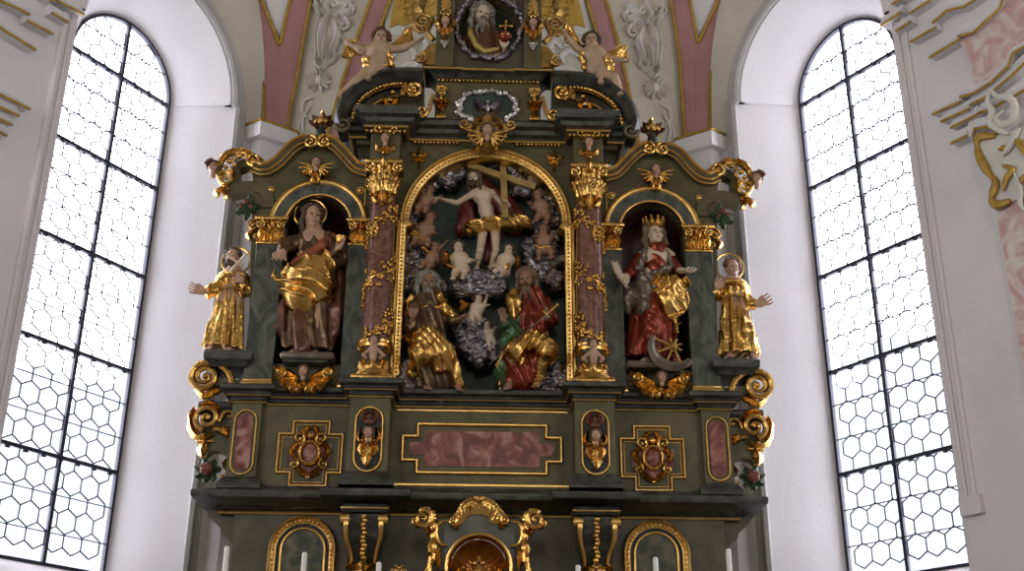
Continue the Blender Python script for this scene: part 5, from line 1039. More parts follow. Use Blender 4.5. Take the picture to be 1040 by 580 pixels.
a0, a1 = radians(150), radians(318); P = [(wc[0]+R_*cos(a), wc[1]+.02*sin(a), wc[2]+R_*sin(a)) for a in [a0+(a1-a0)*i/24 for i in range(25)]]
m.tube(P, [.03+.018*sin(pi*i/24) for i in range(25)], 4, .8)
m.build('wheel_rim', 'greyrobe', t); m = MB()
for i in range(8): a = radians(20+45*i); L = R_*(.95 if 150 < (20+45*i) < 325 else .42); m.tube([wc, (wc[0]+L*cos(a), wc[1], wc[2]+L*sin(a))], [.014,.011], 6)
m.ball(wc, .035, 10, 8); m.build('wheel_spokes', 'oldgold', t)
m = MB(); q = V(150,558,Y0-.02); m.box(q[0]-.24, q[0]+.24, q[1]-.16, q[1]+.14, q[2]-.05, q[2]+.012, .015); m.build('statue_base', 'greyrobe', t)
# --- gilded saint with a small cross
V = view(190, 230, 3.41); Y0 = .06; bs = V(125, 432, Y0)
J = dict(head=V(158,110,Y0-.02), neck=V(165,145,Y0+.02), pel=V(150,250,Y0), shL=V(124,180,Y0), elL=V(92,222,Y0-.04), haL=V(62,226,Y0-.12), shR=V(200,185,Y0), elR=V(208,225,Y0-.03), haR=V(190,190,Y0-.13), knL=V(115,340,Y0-.04), anL=V(100,410,Y0), toeL=V(72,424,Y0-.12), knR=V(165,340,Y0-.03), anR=V(150,415,Y0), toeR=V(142,430,Y0-.12))
t = person('small gilded friar statue with halo holding a pale cross, on the outer console', J, .72, 'skin', base=bs, yaw=-.2, tilt=.1, hd=.25, hands=dict(L=dict(d=(-1,-.2,.15), n=(0,-1,.5), c=.3, s=1.3), R=dict(d=(-.6,-.2,.4), n=(0,-1,0), c=.7)), h=.006)
t['label'] = 'gilded bearded friar statue with halo hugging a small pale cross on the bracket'
SC('hair', hair_prims(J['head'], .175, -.2, .0, .06, .3, 4), 'hair', t, .006, base=bs); SC('beard', beard_prims(J['head'], .175, -.2, .12), 'hair', t, .006, base=bs); halo(t, V(167,110,Y0), .135, .011)
def habit(V, top, hem, shL, elL, haL, shR, elR, haR, seed, extra=()):
    p = [skirt(V(*top), V(*hem), .10, .19, 11, .024, seed, .03, .72), cap(V(*shL), V(*shR), .062, .062, .03), ell(lerp(V(*shL), V(*shR), .5), (.12,.10,.09), k=.04), cap(V(*shL), V(*elL), .058, .060, .03), cap(V(*shR), V(*elR), .058, .058, .03), cap(V(*elL), lerp(V(*elL), V(*haL), .55), .058, .055, .03), cap(V(*elR), lerp(V(*elR), V(*haR), .6), .058, .05, .03), cap(lerp(V(*elL), V(*haL), .4), off(lerp(V(*elL), V(*haL), .45), 0, .02, -.05), .05, .02, .03)]
    cloth('habit', p+list(extra), 'gold', t, folds((1,.2,.06), 44, .010, .6, int(seed*3)+11), .012, .007)
    cloth('hood', [cap(off(V(*shL), .02, -.02, .0), lerp(V(*shL), V(*shR), .5), .06, .055, .03), cap(lerp(V(*shL), V(*shR), .5), off(V(*shR), -.02, -.02), .055, .06, .03), ell(off(lerp(V(*shL), V(*shR), .5), 0, -.03, .02), (.14,.11,.05), k=.03)], 'gold', t, None, 0, .007)
    a, b = V(*top), V(*hem); c = off(lerp(a, b, .15), 0, 0, 0); m = MB(); P = [(c[0]+.128*cos(x), c[1]+.10*sin(x), c[2]) for x in [2*pi*i/24 for i in range(25)]]; m.tube(P, .010, 6, caps=False, up=(0,0,1)); m.tube([(c[0]+.01, c[1]-.105, c[2]), (c[0]+.015, c[1]-.13, c[2]-.2), (c[0]+.01, c[1]-.15, c[2]-.42)], .007, 6); m.build('rope_girdle', 'oldgold', t)
habit(V, (162,190,Y0), (122,425,Y0), (124,182,Y0), (92,222,Y0-.04), (55,228,Y0-.12), (200,186,Y0), (210,226,Y0-.03), (188,194,Y0-.13), 1.)
m = MB()
for a, b in (((136,94),(192,138)), ((208,92),(150,156))): m.tube([V(*a,Y0-.19), V(*b,Y0-.19)], [.016,.016], 4, .7)
m.build('cross', 'skinp', t)
# --- tonsured gilded saint
V = view(715, 240, 3.41); bs = V(130, 420, Y0)
J = dict(head=V(98,112,Y0-.02), neck=V(98,145,Y0+.02), pel=V(115,245,Y0), shL=V(62,175,Y0), elL=V(36,208,Y0-.02), haL=V(44,178,Y0-.13), shR=V(132,178,Y0), elR=V(152,232,Y0-.04), haR=V(184,238,Y0-.12), knL=V(100,335,Y0-.02), anL=V(95,405,Y0), toeL=V(88,416,Y0-.12), knR=V(148,325,Y0-.09), anR=V(165,400,Y0), toeR=V(175,412,Y0-.12))
t = person('gilded beardless friar statue with halo, one open hand, no cross', J, .72, 'skin', base=bs, yaw=.1, tilt=.1, hd=.25, hands=dict(L=dict(d=(.3,-.2,.6), n=(0,-1,0), c=.8), R=dict(d=(1,-.2,.45), n=(0,-1,.5), c=.2, s=1.3)), h=.006)
SC('hair', hair_prims(J['head'], .175, .1, .0, .05, .2, 5), 'hairred', t, .006, base=bs); halo(t, V(91,96,Y0), .135, .011)
habit(V, (98,185,Y0), (122,412,Y0), (62,177,Y0), (36,208,Y0-.02), (44,184,Y0-.12), (132,180,Y0), (152,232,Y0-.04), (186,236,Y0-.12), 2.3, [cap(V(120,280,Y0-.02), V(148,330,Y0-.09), .08, .075, .04), cap(V(148,330,Y0-.09), V(175,405,Y0-.04), .07, .05, .04)])

# ------------------------------------------------------------------ the central relief
V = view(405, 155, 4.); U = view(405, 260, 4.)
Yc = .12
J = dict(head=V(307,106,Yc-.06), neck=V(328,138,Yc), pel=V(368,280,Yc), shL=V(300,168,Yc), elL=V(236,205,Yc-.10), haL=V(182,192,Yc-.20), shR=V(380,165,Yc), elR=V(425,215,Yc+.02), haR=V(448,216,Yc-.14),
    knL=V(330,398,Yc-.12), anL=V(316,465,Yc-.03), toeL=V(297,492,Yc-.10), knR=V(395,395,Yc-.08), anR=V(375,460,Yc), toeR=V(372,496,Yc-.10))
t = person('nearly bare man in gold loincloth stretching one arm before the wooden cross', J, .60, 'skinp', cat='statue', name='risen_man_statue', base=V(340, 500, Yc), yaw=-.35, tilt=.15, roll=-.25, hd=.25, h=.0055, hands=dict(L=dict(n=(0,-.3,1), c=.2), R=dict(d=(-.3,-.4,.4), n=(-.5,-.3,.2), c=1.)))
SC('hair', hair_prims(J['head'], .15, -.35, .5, .08, .0, 6, .1), 'hair', t, .006, base=wloc(t)); SC('beard', beard_prims(J['head'], .15, -.35, .12, .15), 'hair', t, .005, base=wloc(t))
cloth('loincloth', [cap(V(300,305,Yc-.06), V(400,290,Yc-.06), .075, .08, .03), cap(V(400,290,Yc-.06), V(470,285,Yc-.04), .07, .075, .03), cap(V(470,285,Yc-.04), V(528,292,Yc), .075, .045, .03), cap(V(310,310,Yc-.06), V(300,322,Yc-.03), .07, .05, .03), cap(V(440,262,Yc), V(510,265,Yc+.02), .05, .04, .03)], 'gold', t, folds((.45,.2,.9), 42, .015, 1.3, 12, .8), .018, .006)
cloth('cloak', [cap(V(350,120,Yc+.08), V(390,200,Yc+.10), .06, .10, .05), cap(V(290,190,Yc+.12), V(270,310,Yc+.12), .08, .10, .05), cap(V(390,200,Yc+.12), V(470,300,Yc+.12), .12, .10, .05), cap(V(390,330,Yc+.06), V(360,440,Yc+.08), .09, .04, .05), cap(V(430,200,Yc+.10), V(490,250,Yc+.08), .08, .06, .05)], 'crimson', t, folds((.9,.2,.2), 26, .014, .8, 13), .016)
# the cross
cr = empty('wooden_cross', V(432, 265, Yc-.10), label='slanting plain wooden cross behind the man in gold loincloth', cat='cross')
for nm, a, b in (('upright', V(423,45,Yc+.02), V(432,268,Yc-.16)), ('crossbar', V(283,52,Yc+.0), V(555,142,Yc-.04))):
    a, b = v3(*a), v3(*b); m = MB(); d = (b-a)/np.linalg.norm(b-a); s_ = np.cross(d, v3(0,1,0)); s_ /= np.linalg.norm(s_); n_ = np.cross(s_, d); w_, q_ = .031, .022
    m.add([p+s_*i*w_+n_*j*q_ for p in (a, b) for i, j in ((-1,-1),(1,-1),(1,1),(-1,1))], [(3,2,1,0),(4,5,6,7),(0,1,5,4),(1,2,6,5),(2,3,7,6),(3,0,4,7)]); m.build(nm, 'wood', cr, smooth=False)
# seated figures
def seat(label, V, J, s, skin, hd, yaw, tilt, hands, base, nm='seated_saint'): return person(label, J, s, skin, name=nm, base=base, yaw=yaw, tilt=tilt, hd=hd, hands=hands, h=.006)
Ys = .04
J = dict(head=U(118,112,Ys-.06), neck=U(122,148,Ys), pel=U(130,310,Ys+.02), shL=U(82,190,Ys), elL=U(48,290,Ys-.02), haL=U(58,248,Ys-.10), shR=U(165,190,Ys), elR=U(205,250,Ys-.04), haR=U(232,262,Ys-.14),
    hipL=U(100,325,Ys), knL=U(85,390,Ys-.22), anL=U(110,505,Ys-.10), toeL=U(120,540,Ys-.16), hipR=U(160,325,Ys), knR=U(190,390,Ys-.22), anR=U(225,505,Ys-.10), toeR=U(248,545,Ys-.18))
t = seat('seated saint with grey curls, one hand raised, gold cloth over his knees', U, J, .80, 'skind', .25, .2, .1, dict(L=dict(d=(-.1,-.2,1), n=(.3,-1,0), c=.35), R=dict(d=(.6,-.4,.1), n=(0,-.3,1), c=.4)), U(130, 560, Ys))
SC('hair', hair_prims(J['head'], .20, .2, .3, .22, 1.6, 8), 'hairgrey', t, .006, base=wloc(t)); SC('beard', beard_prims(J['head'], .20, .2, .15, .1), 'hairgrey', t, .006, base=wloc(t))
cloth('robe', [cap(U(122,170,Ys), U(130,300,Ys), .13, .15, .05), cap(U(80,190,Ys), U(48,290,Ys-.02), .075, .085, .04), cap(U(165,190,Ys), U(205,250,Ys-.04), .075, .075, .04), cap(U(205,250,Ys-.04), U(226,262,Ys-.12), .07, .055, .03), cap(U(90,390,Ys-.12), U(120,520,Ys-.05), .12, .13, .06), cap(U(180,390,Ys-.12), U(200,520,Ys-.05), .12, .10, .06)], 'brownrobe', t, folds((.9,.2,.3), 38, .014, .9, 14), .016, .0075)
cloth('gold_lap_cloth', [cap(U(95,330,Ys-.14), U(85,400,Ys-.22), .10, .09, .05), cap(U(120,330,Ys-.16), U(190,390,Ys-.22), .10, .09, .05), cap(U(190,390,Ys-.22), U(240,520,Ys-.14), .09, .05, .05), cap(U(200,420,Ys-.18), U(265,545,Ys-.10), .07, .025, .04), cap(U(85,400,Ys-.22), U(70,470,Ys-.14), .09, .07, .05), cap(U(60,450,Ys-.12), U(40,478,Ys-.08), .06, .04, .04), cap(U(140,400,Ys-.22), U(160,455,Ys-.18), .10, .06, .05), cap(U(25,330,Ys-.02), U(60,345,Ys-.06), .05, .08, .04)], 'gold', t, crinkle((.85,.2,.5), 46, .013, (-.5,.1,.8), 34, .006, 15), .022, .006)
cloth('gold_shoulder_cape', [cap(U(165,165,Ys-.04), U(185,215,Ys-.08), .06, .065, .03), cap(U(185,215,Ys-.08), U(225,245,Ys-.12), .06, .045, .03), cap(U(85,210,Ys-.10), U(160,205,Ys-.12), .022, .022, .02), cap(U(60,170,Ys+.02), U(35,240,Ys+.02), .05, .05, .03)], 'gold', t, folds((.7,.2,-.6), 34, .014, 1., 16), .016, .007)
J = dict(head=U(520,98,Ys-.08), neck=U(530,140,Ys), pel=U(545,310,Ys+.02), shL=U(490,190,Ys), elL=U(455,300,Ys-.06), haL=U(428,268,Ys-.18), shR=U(580,190,Ys), elR=U(612,260,Ys), haR=U(598,255,Ys-.12),
    hipL=U(510,325,Ys), knL=U(465,375,Ys-.24), anL=U(455,500,Ys-.12), toeL=U(440,540,Ys-.18), hipR=U(580,325,Ys), knR=U(592,385,Ys-.24), anR=U(572,490,Ys-.12), toeR=U(555,530,Ys-.2))
t = seat('seated saint with long tawny beard, green sleeve and thin sword', U, J, .82, 'skind', .25, -.3, .25, dict(L=dict(d=(-.25,-.2,1), n=(.8,-.6,0), c=.1), R=dict(d=(.2,-.4,.3), n=(-.5,-.5,0), c=.9)), U(545, 560, Ys))
SC('hair', hair_prims(J['head'], .205, -.3, .15, .10, .3, 9, .2), 'beard', t, .006, base=wloc(t)); SC('beard', beard_prims(J['head'], .205, -.3, .85, .2, .26), 'beard', t, .006, folds((1,.1,.1), 90, .004, .4, 3), .005, base=wloc(t))
cloth('red_robe', [cap(U(535,170,Ys), U(545,300,Ys), .14, .15, .05), cap(U(580,190,Ys), U(612,260,Ys), .08, .085, .04), cap(U(612,260,Ys), U(600,256,Ys-.08), .07, .055, .03), cap(U(470,390,Ys-.14), U(480,510,Ys-.08), .11, .11, .06), cap(U(560,390,Ys-.10), U(520,520,Ys-.04), .10, .12, .06)], 'red', t, folds((.9,.2,.3), 36, .016, .9, 17), .018, .0075)
cloth('green_sleeve', [cap(U(490,200,Ys), U(455,300,Ys-.06), .075, .085, .04), cap(U(455,300,Ys-.06), U(432,278,Ys-.15), .08, .055, .03), cap(U(470,320,Ys-.10), U(430,345,Ys-.10), .08, .06, .04), cap(U(430,370,Ys-.10), U(418,480,Ys-.08), .05, .075, .04), cap(U(418,480,Ys-.08), U(425,545,Ys-.06), .07, .04, .04)], 'greenrobe', t, folds((.8,.2,.5), 40, .012, .9, 18), .014, .0075)
cloth('gold_lap_cloth', [cap(U(520,345,Ys-.16), U(470,385,Ys-.24), .09, .075, .05), cap(U(550,335,Ys-.16), U(600,380,Ys-.24), .10, .10, .05), cap(U(600,380,Ys-.24), U(615,412,Ys-.16), .09, .07, .05), cap(U(470,385,Ys-.24), U(500,430,Ys-.20), .07, .04, .05), cap(U(425,390,Ys-.14), U(402,450,Ys-.12), .035, .02, .03), cap(U(402,450,Ys-.12), U(412,540,Ys-.10), .022, .02, .02)], 'gold', t, crinkle((.8,.2,-.5), 46, .012, (.5,.1,.8), 34, .006, 19), .022, .006)
cloth('gold_cape', [cap(U(465,150,Ys-.04), U(462,190,Ys-.08), .055, .07, .03), cap(U(462,190,Ys-.08), U(470,250,Ys-.08), .07, .05, .03)], 'gold', t, folds((.9,.2,.2), 36, .014, .8, 20), .016, .007)
cloth('boot', [cap(U(590,395,Ys-.22), U(573,488,Ys-.12), .062, .042, .02), cap(U(573,492,Ys-.12), U(556,524,Ys-.19), .04, .03, .02)], 'oldgold', t, bumpy(80, .003, 2), .004, .006)
m = MB(); m.tube([U(365,442,Ys-.30), U(600,238,Ys-.24)], [.003,.008], 6, .6); m.build('sword_blade', 'greyrobe', t)
m = MB(); m.tube([U(600,238,Ys-.24), U(640,202,Ys-.22)], [.012,.010], 8); m.tube([U(585,222,Ys-.24), U(613,250,Ys-.24)], [.010,.010], 8); m.ball(U(643,199,Ys-.22), .018, 8, 6); m.build('sword_hilt', 'oldgold', t)

# --- putti
PUT = 'carved putti in the central relief'
def putto(label, V, hd, ch, pv, haL, haR, fL, fR, s, Y, wing=None, skin='skinp', yaw=0., cloth_=None, group=PUT, hair='hair', nm='putto_figure', kL=None, kR=None):
    P = lambda q, dy=0.: V(q[0], q[1], Y+dy)
    H, C, B = P(hd, -.03), P(ch), P(pv); up = v3(*C)-v3(*B); up /= np.linalg.norm(up); sd = np.cross(up, v3(0,1,0)); sd = sd/np.linalg.norm(sd)
    if sd[0] < 0: sd = -sd
    sh = lambda q: tuple(v3(*C)+sd*q*.105*s); J = dict(head=H, neck=lerp(C, H, .35), pel=B, shL=sh(-1), shR=sh(1))
    for q, h_ in (('L', haL), ('R', haR)): hp = P(h_, -.07*s-.02); J['ha'+q] = hp; J['el'+q] = off(lerp(J['sh'+q], hp, .52), 0, .01, -.045*s)
    for q, f_, k_ in (('L', fL, kL), ('R', fR, kR)):
        sg = -1 if q == 'L' else 1; hp = tuple(v3(*B)+sd*sg*.07*s); fp = P(f_, -.03); J['hip'+q] = hp; J['kn'+q] = P(k_, -.12*s) if k_ else off(lerp(hp, fp, .5), sg*.02*s, -.10*s, .02*s); J['an'+q] = fp; dd = v3(*fp)-v3(*J['kn'+q]); J['toe'+q] = tuple(v3(*fp)+v3(-.02*s, -.09*s, -.05*s))
    t = person(label, J, s, skin, cat='putto', group=None, name=nm, base=B, fat=1.28, yaw=yaw, hd=.30, h=.0055 if s > .55 else .0045)
    if group: t['group'] = group
    SC('hair', hair_prims(J['head'], .30*s*.96, yaw, .0, .10, .9, int(s*100)), hair, t, .0055, base=wloc(t))
    for wg in (wing or []):
        m = MB(); a, b = wg; n = 6; A0 = P(a, .05); Bq = P(b, .02)
        for i in range(n):
            u = i/(n-1); root = lerp(A0, lerp(A0, Bq, .55), u); tip = (Bq[0]+(root[0]-Bq[0])*.15*u, Bq[1], Bq[2]-(.05+.16*s*(1-u))*(1 if i < n-1 else 0)); m.leaf([(root[0], root[2]), ((root[0]+tip[0])/2, (root[2]+tip[2])/2+.03*s), (tip[0], tip[2])], .055*s+.008, A0[1]-.006*i, .014, 3)
        m.ball(A0, .05*s); m.build('wing', 'gold', t)
    if cloth_: cloth('drapery', [cap(P(a, -.05), P(b, -.05), r*s, r*.8*s, .02) for a, b, r in cloth_], 'gold', t, folds((.6,.2,.8), 48, .010, 1.2, int(s*50)), .012, .0055)
    return t
putto('pale putto at the ankle of the man in loincloth, below his outstretched arm', V, (240,388), (245,425), (255,480), (292,442), (300,438), (222,510), (262,508), .44, Yc-.10, [((225,415),(175,412))], cloth_=[((205,460),(222,470),.07),((230,480),(270,490),.05)], yaw=.3)
putto('pale putto at the shin of the man in loincloth, beneath the wooden cross', V, (448,400), (438,430), (420,485), (385,460), (400,450), (385,505), (415,500), .42, Yc-.08, [((450,425),(492,438))], cloth_=[((445,455),(420,495),.06)], yaw=-.3)
putto('putto among the top clouds, reaching up to touch the outstretched hand', V, (125,155), (118,190), (95,225), (100,165), (160,190), (75,245), (110,240), .40, Yc-.02, [((105,180),(72,190))], skin='skind', yaw=.4)
putto('putto with drapery on its lap under the one touching the outstretched hand', V, (130,270), (110,305), (95,355), (70,300), (140,330), (60,370), (120,375), .46, Yc-.02, cloth_=[((60,330),(90,350),.08),((100,390),(125,408),.05)], skin='skind', yaw=-.3)
putto('small putto stretching an arm upward above the grey-curled saint', V, (148,385), (145,420), (120,455), (185,372), (165,440), (95,465), (115,475), .36, Yc-.02, [((150,400),(160,370))], skin='skind')
putto('putto in the clouds just past the end of the slanting crossbar', V, (565,175), (575,215), (590,255), (540,215), (610,220), (560,275), (600,285), .40, Yc-.02, [((590,190),(630,160))], skin='skind', yaw=-.3)
putto('putto in the clouds above the tawny-bearded saint, gold cloth on its knees', V, (588,318), (590,350), (588,395), (560,350), (625,340), (570,430), (622,425), .42, Yc-.02, cloth_=[((560,385),(615,388),.06)], skin='skind', yaw=-.2)
putto('little pale winged putto dancing on the cloud between the seated saints', U, (322,178), (322,210), (310,240), (350,205), (355,175), (302,280), (330,275), .34, Ys+.02, [((300,195),(243,188))], yaw=.4, hair='hairred')
putto('tiny lowest putto kneeling on the rim of the cloud between seated saints', U, (358,285), (365,310), (372,345), (335,320), (388,300), (372,378), (388,370), .30, Ys+.02, [((345,310),(315,322))])
# --- clouds
def cloud(label, pts, Y, seed, n=26, r=(.035,.075), s2=1.):
    rg = np.random.RandomState(seed); pr = []; C = [V(a, b, Y) for a, b, _ in pts]
    for (a, b, rad) in pts:
        c = V(a, b, Y)
        pr.append(ell(c, (rad*.75, .07, rad*.75), k=.02))
        for _ in range(int(n*rad/.1)):
            an = rg.uniform(0, 6.28); q = rad*sqrt(rg.rand()); sz_ = rg.uniform(*r); pr.append(ell((c[0]+q*cos(an), c[1]-rg.uniform(.0,.07), c[2]+q*sin(an)), (sz_*rg.uniform(.7,1.3), sz_, sz_*rg.uniform(.6,1.)), k=.007))
    b = C[0]; t = empty('cloud_bank', b, label=label, cat='cloud'); SC('cloud_swirls', pr, 'silver', t, .0075, bumpy(95, .0060, seed), .008, base=b); return t
cloud('tarnished silver cloud under the feet of the man in loincloth', [(270,535,.09),(320,540,.11),(380,545,.11),(250,560,.05),(410,560,.07)], Yc-.02, 1)
cloud('larger silver cloud carrying two little putti between the seated saints', [(270,715,.10),(320,735,.11),(300,775,.13),(350,810,.13),(400,815,.08),(320,840,.08)], Ys+.10, 2)
cloud('silver cloud heaped under the grey-curled seated saint', [(50,930,.12),(120,950,.14),(180,955,.12),(30,890,.07)], Ys+.02, 3)
cloud('silver cloud behind the boots of the sword-holding saint', [(620,940,.10),(560,970,.08),(640,890,.06)], Ys+.04, 4)
cloud('long silver cloud bank behind the leaning putto and the grey-curled saint', [(60,250,.10),(50,320,.09),(60,400,.10),(50,470,.12),(100,480,.10),(45,540,.12),(110,540,.10),(165,560,.06),(70,610,.10)], Yc+.10, 5)
cloud('silver cloud arch over the reaching putto up to the crossbar', [(95,160,.07),(130,120,.09),(180,100,.09),(230,90,.08),(250,65,.06),(210,130,.06),(160,60,.05)], Yc+.10, 6)
cloud('silver cloud arch over the long arm of the crossbar', [(350,40,.05),(400,45,.06),(450,70,.07),(500,90,.08),(540,150,.08),(480,140,.07),(580,120,.06),(520,60,.05)], Yc+.10, 7)
cloud('long silver cloud bank beside and above the tawny-bearded saint', [(600,200,.09),(610,270,.09),(570,300,.07),(600,360,.10),(540,390,.07),(560,430,.10),(620,440,.09),(580,490,.09),(630,530,.09),(545,470,.06)], Yc+.10, 8)

# ------------------------------------------------------------------ putti seated on the broken pediment
V8 = view(330, 0, 4.836); Yp = -.12
putto('winged putto with spread arms and one dangling leg on the broken pediment', V8, (275,192), (268,245), (262,322), (135,222), (448,205), (85,458), (218,385), .66, Yp-.02, [((245,235),(88,215)),((315,232),(440,140))], 'skinm', .1, [((205,300),(215,345),.08),((310,260),(330,320),.06),((215,330),(300,320),.05)], 'gilt winged putti on the broken pediment', 'hairred', kL=(185,372), kR=(235,350))
V3 = view(320, 0, 3.053)
putto('winged putto raising one arm high on the broken pediment', V3, (857,130), (862,168), (872,218), (778,108), (945,185), (948,292), (888,255), .64, Yp-.02, [((842,165),(772,78)),((885,165),(972,150))], 'skinm', -.1, [((905,185),(925,235),.08),((825,170),(835,215),.05),((860,215),(905,215),.05)], 'gilt winged putti on the broken pediment', 'hair', kR=(882,232), kL=(928,240))
# --- bearded figure in the crowning ring
V = view(420, 0, 6.933); Yt = .04
J = dict(head=V(482,110,Yt-.08), neck=V(500,190,Yt), pel=V(510,420,Yt+.05), shL=V(420,240,Yt), elL=V(360,330,Yt), haL=V(322,300,Yt-.12), shR=V(580,250,Yt), elR=V(655,400,Yt-.06), haR=V(640,330,Yt-.16))
t = person('white-bearded old man with red orb leaning out of the topmost cloud ring', J, .82, 'skinp', name='old_man_statue', base=V(510, 440, Yt), yaw=.25, tilt=.3, roll=.15, hd=.30, hands=dict(L=dict(d=(-.5,-.2,.6), n=(.3,-1,0), c=.3), R=dict(d=(.1,-.3,1), n=(0,-.9,.1), c=.7)), h=.006)
SC('hair', hair_prims(J['head'], .245, .25, .45, .14, 1.2, 10, .2), 'hairgrey', t, .006, base=wloc(t)); SC('beard', beard_prims(J['head'], .245, .25, .8, .2, .28), 'hairgrey', t, .006, folds((1,.1,.2), 90, .005, .6, 3), .006, base=wloc(t))
cloth('robe', [cap(V(500,230,Yt), V(510,400,Yt), .14, .16, .05), cap(V(420,240,Yt), V(360,330,Yt), .08, .08, .04), cap(V(580,250,Yt), V(650,400,Yt-.06), .075, .07, .04)], 'redbrown', t, folds((.9,.2,.3), 30, .012, .8, 21), .014)
cloth('yellow_sash', chain([V(395,150,Yt+.02), V(400,240,Yt-.12), V(440,320,Yt-.16), V(500,365,Yt-.16), V(590,345,Yt-.12)], [.028,.03,.028,.028,.024], .01), 'yellow', t, folds((.5,.2,.8), 80, .004, .4, 22), .005, .006)
cloth('forearm_sleeve', [cap(V(640,410,Yt-.1), V(590,420,Yt-.12), .05, .04, .03), cap(V(600,400,Yt-.12), V(560,410,Yt-.12), .035, .03, .03)], 'skinp', t, None, 0, .006)
ob_ = empty('orb', V(645,262,Yt-.16), label='red orb topped by a small gold cross held beside the white-bearded old man', cat='orb'); c = V(645,262,Yt-.18)
m = MB(); m.ball(c, .068, 20, 14); m.build('globe', 'red', ob_, ang=180); m = MB(); m.lathe((c[0], c[1]), [(.069,c[2]-.006),(.073,c[2]),(.069,c[2]+.006)], 20)
x, y, z = c; m.tube([(x,y,z+.06),(x+.01,y,z+.19)], [.012,.014], 6); m.tube([(x-.05,y,z+.13),(x+.065,y,z+.135)], [.014,.014], 6); [m.ball(p, .019, 6, 5) for p in ((x-.05,y,z+.13),(x+.065,y,z+.135),(x+.01,y,z+.19))]; m.build('orb_cross', 'gold', ob_)
# --- double-winged bird relief in the oval
dv = empty('dove_relief', (0, -.11, oz-.1), label='small silver bird with spread wings and gold rays in the cloud-rimmed oval', cat='dove'); m = MB()
for q in (-1, 1):
    for i in range(5): a = radians(28-14*i); L = .165-.016*i; m.leaf([(q*.02, oz+.01), (q*L*.5*cos(a), oz+.02+L*.5*sin(a)), (q*L*cos(a), oz+.0+L*sin(a))], .020, -.115-.003*i, .012, 3)
m.build('wings', 'silver', dv); m = MB(); m.ball((0,-.13,oz-.01), (.022,.022,.05), 10, 8); m.ball((0,-.145,oz+.05), (.017,.02,.02), 8, 6); m.tube([(0,-.16,oz+.05),(0,-.175,oz+.04)], [.006,.002], 5); m.leaf([(0, oz-.05), (0, oz-.07), (0, oz-.10)], .02, -.12, .01, 3); m.build('body', 'brightsilver', dv); m = MB()
for i in range(9): a = radians(-160+17.5*i); m.tube([(.05*cos(a), -.11, oz-.02+.04*sin(a)), (.19*cos(a), -.11, oz-.02+.11*sin(a))], [.005,.002], 4)
m.build('gilt_rays', 'gold', dv)
# ------------------------------------------------------------------ altar table, candles, tabernacle
at_ = empty('altar_table', (0, -.7, 0), label='altar table and candle ledge below the altarpiece', cat='altar')
m = MB(); m.box(-2.4, 2.4, -1.25, -.05, 0, .5, .01); m.build('step_block', 'stone', at_); m = MB(); m.box(-1.9, 1.9, -1.05, -.06, .5, 1.55, .01); m.build('mensa_block', 'olive2', at_); m = MB(); m.box(-2.1, 2.1, -1.12, -.05, 1.55, 1.65, .01); m.build('mensa_slab', 'stone', at_)
m = MB(); m.box(-2.45, 2.45, -.95, -.04, 1.65, 2.2, .01); m.build('candle_ledge', 'olive2', at_)
WHERE = ['white candle, leftmost of the six on the altar', 'white candle in front of the arched frame under the barefoot saint', 'white candle between the left console and the tabernacle', 'white candle between the tabernacle and the right console', 'white candle in front of the arched frame under the crowned woman', 'white candle, rightmost of the six on the altar']
for (px, py), lb in zip(((231,555),(309.7,561),(385,571),(587,574),(665.5,566),(739.4,557.6)), WHERE):
    x, y, z = W(px, py, -.70); t = empty('altar_candle', (x, y, 2.95), label='thin '+lb, cat='candle', group='altar candles'); r = .021
    m = MB(); m.lathe((x, y), [(r*1.06, 2.95), (r, z-.01), (r*.6, z)], 16); m.build('wax_shaft', 'wax', t); m = MB(); m.tube([(x,y,z-.01),(x+.004,y,z+.018)], [.003,.002], 5); m.build('wick', 'iron', t)
    s = empty('candlestick', (x, y, 2.2), label=('gilded candlestick under the '+lb.replace('white ', ''))[:140], cat='candlestick', group='altar candlesticks')
    m = MB(); m.lathe((x, y), [(.11,2.2),(.115,2.23),(.06,2.27),(.03,2.33),(.025,2.42),(.05,2.47),(.055,2.52),(.025,2.57),(.02,2.75),(.035,2.8),(.03,2.85)], 18); m.build('stem', 'gold', s); m = MB(); m.lathe((x, y), [(.03,2.85),(.07,2.90),(.075,2.93),(.03,2.95)], 18); m.build('drip_pan', 'gold', s)
Yt = -.50; U = view(400, 480, 5.78); tc = U(498, 560, Yt); X0 = tc[0]
tb = empty('tabernacle', (X0, Yt+.2, 2.2), label='gilded scroll-crowned tabernacle with a domed amber shell niche', cat='tabernacle')
def TP(X, Y, y=Yt): p = U(X, Y, y); return (p[0], p[2])
sym = lambda p: (2*X0-p[0], p[1])
Rm = TP(688, 540)[0]-X0; zc = TP(498, 550)[1]
m = MB(); L = [(X0-.27, 2.2), (X0-.27, zc)]+[TP(*q) for q in ((290,400),(300,320),(340,270),(420,250),(498,245))]; L = L+[sym(p) for p in reversed(L[:-1])]
hole = [(X0-Rm*.97, 2.6), (X0-Rm*.97, zc)]+arc(X0, zc, Rm*.97, pi, 0, 24)+[(X0+Rm*.97, zc), (X0+Rm*.97, 2.6)]
m.plate([L, hole], Yt+.02, Yt+.30); m.build('tabernacle_body', 'tgrey', tb, smooth=False)
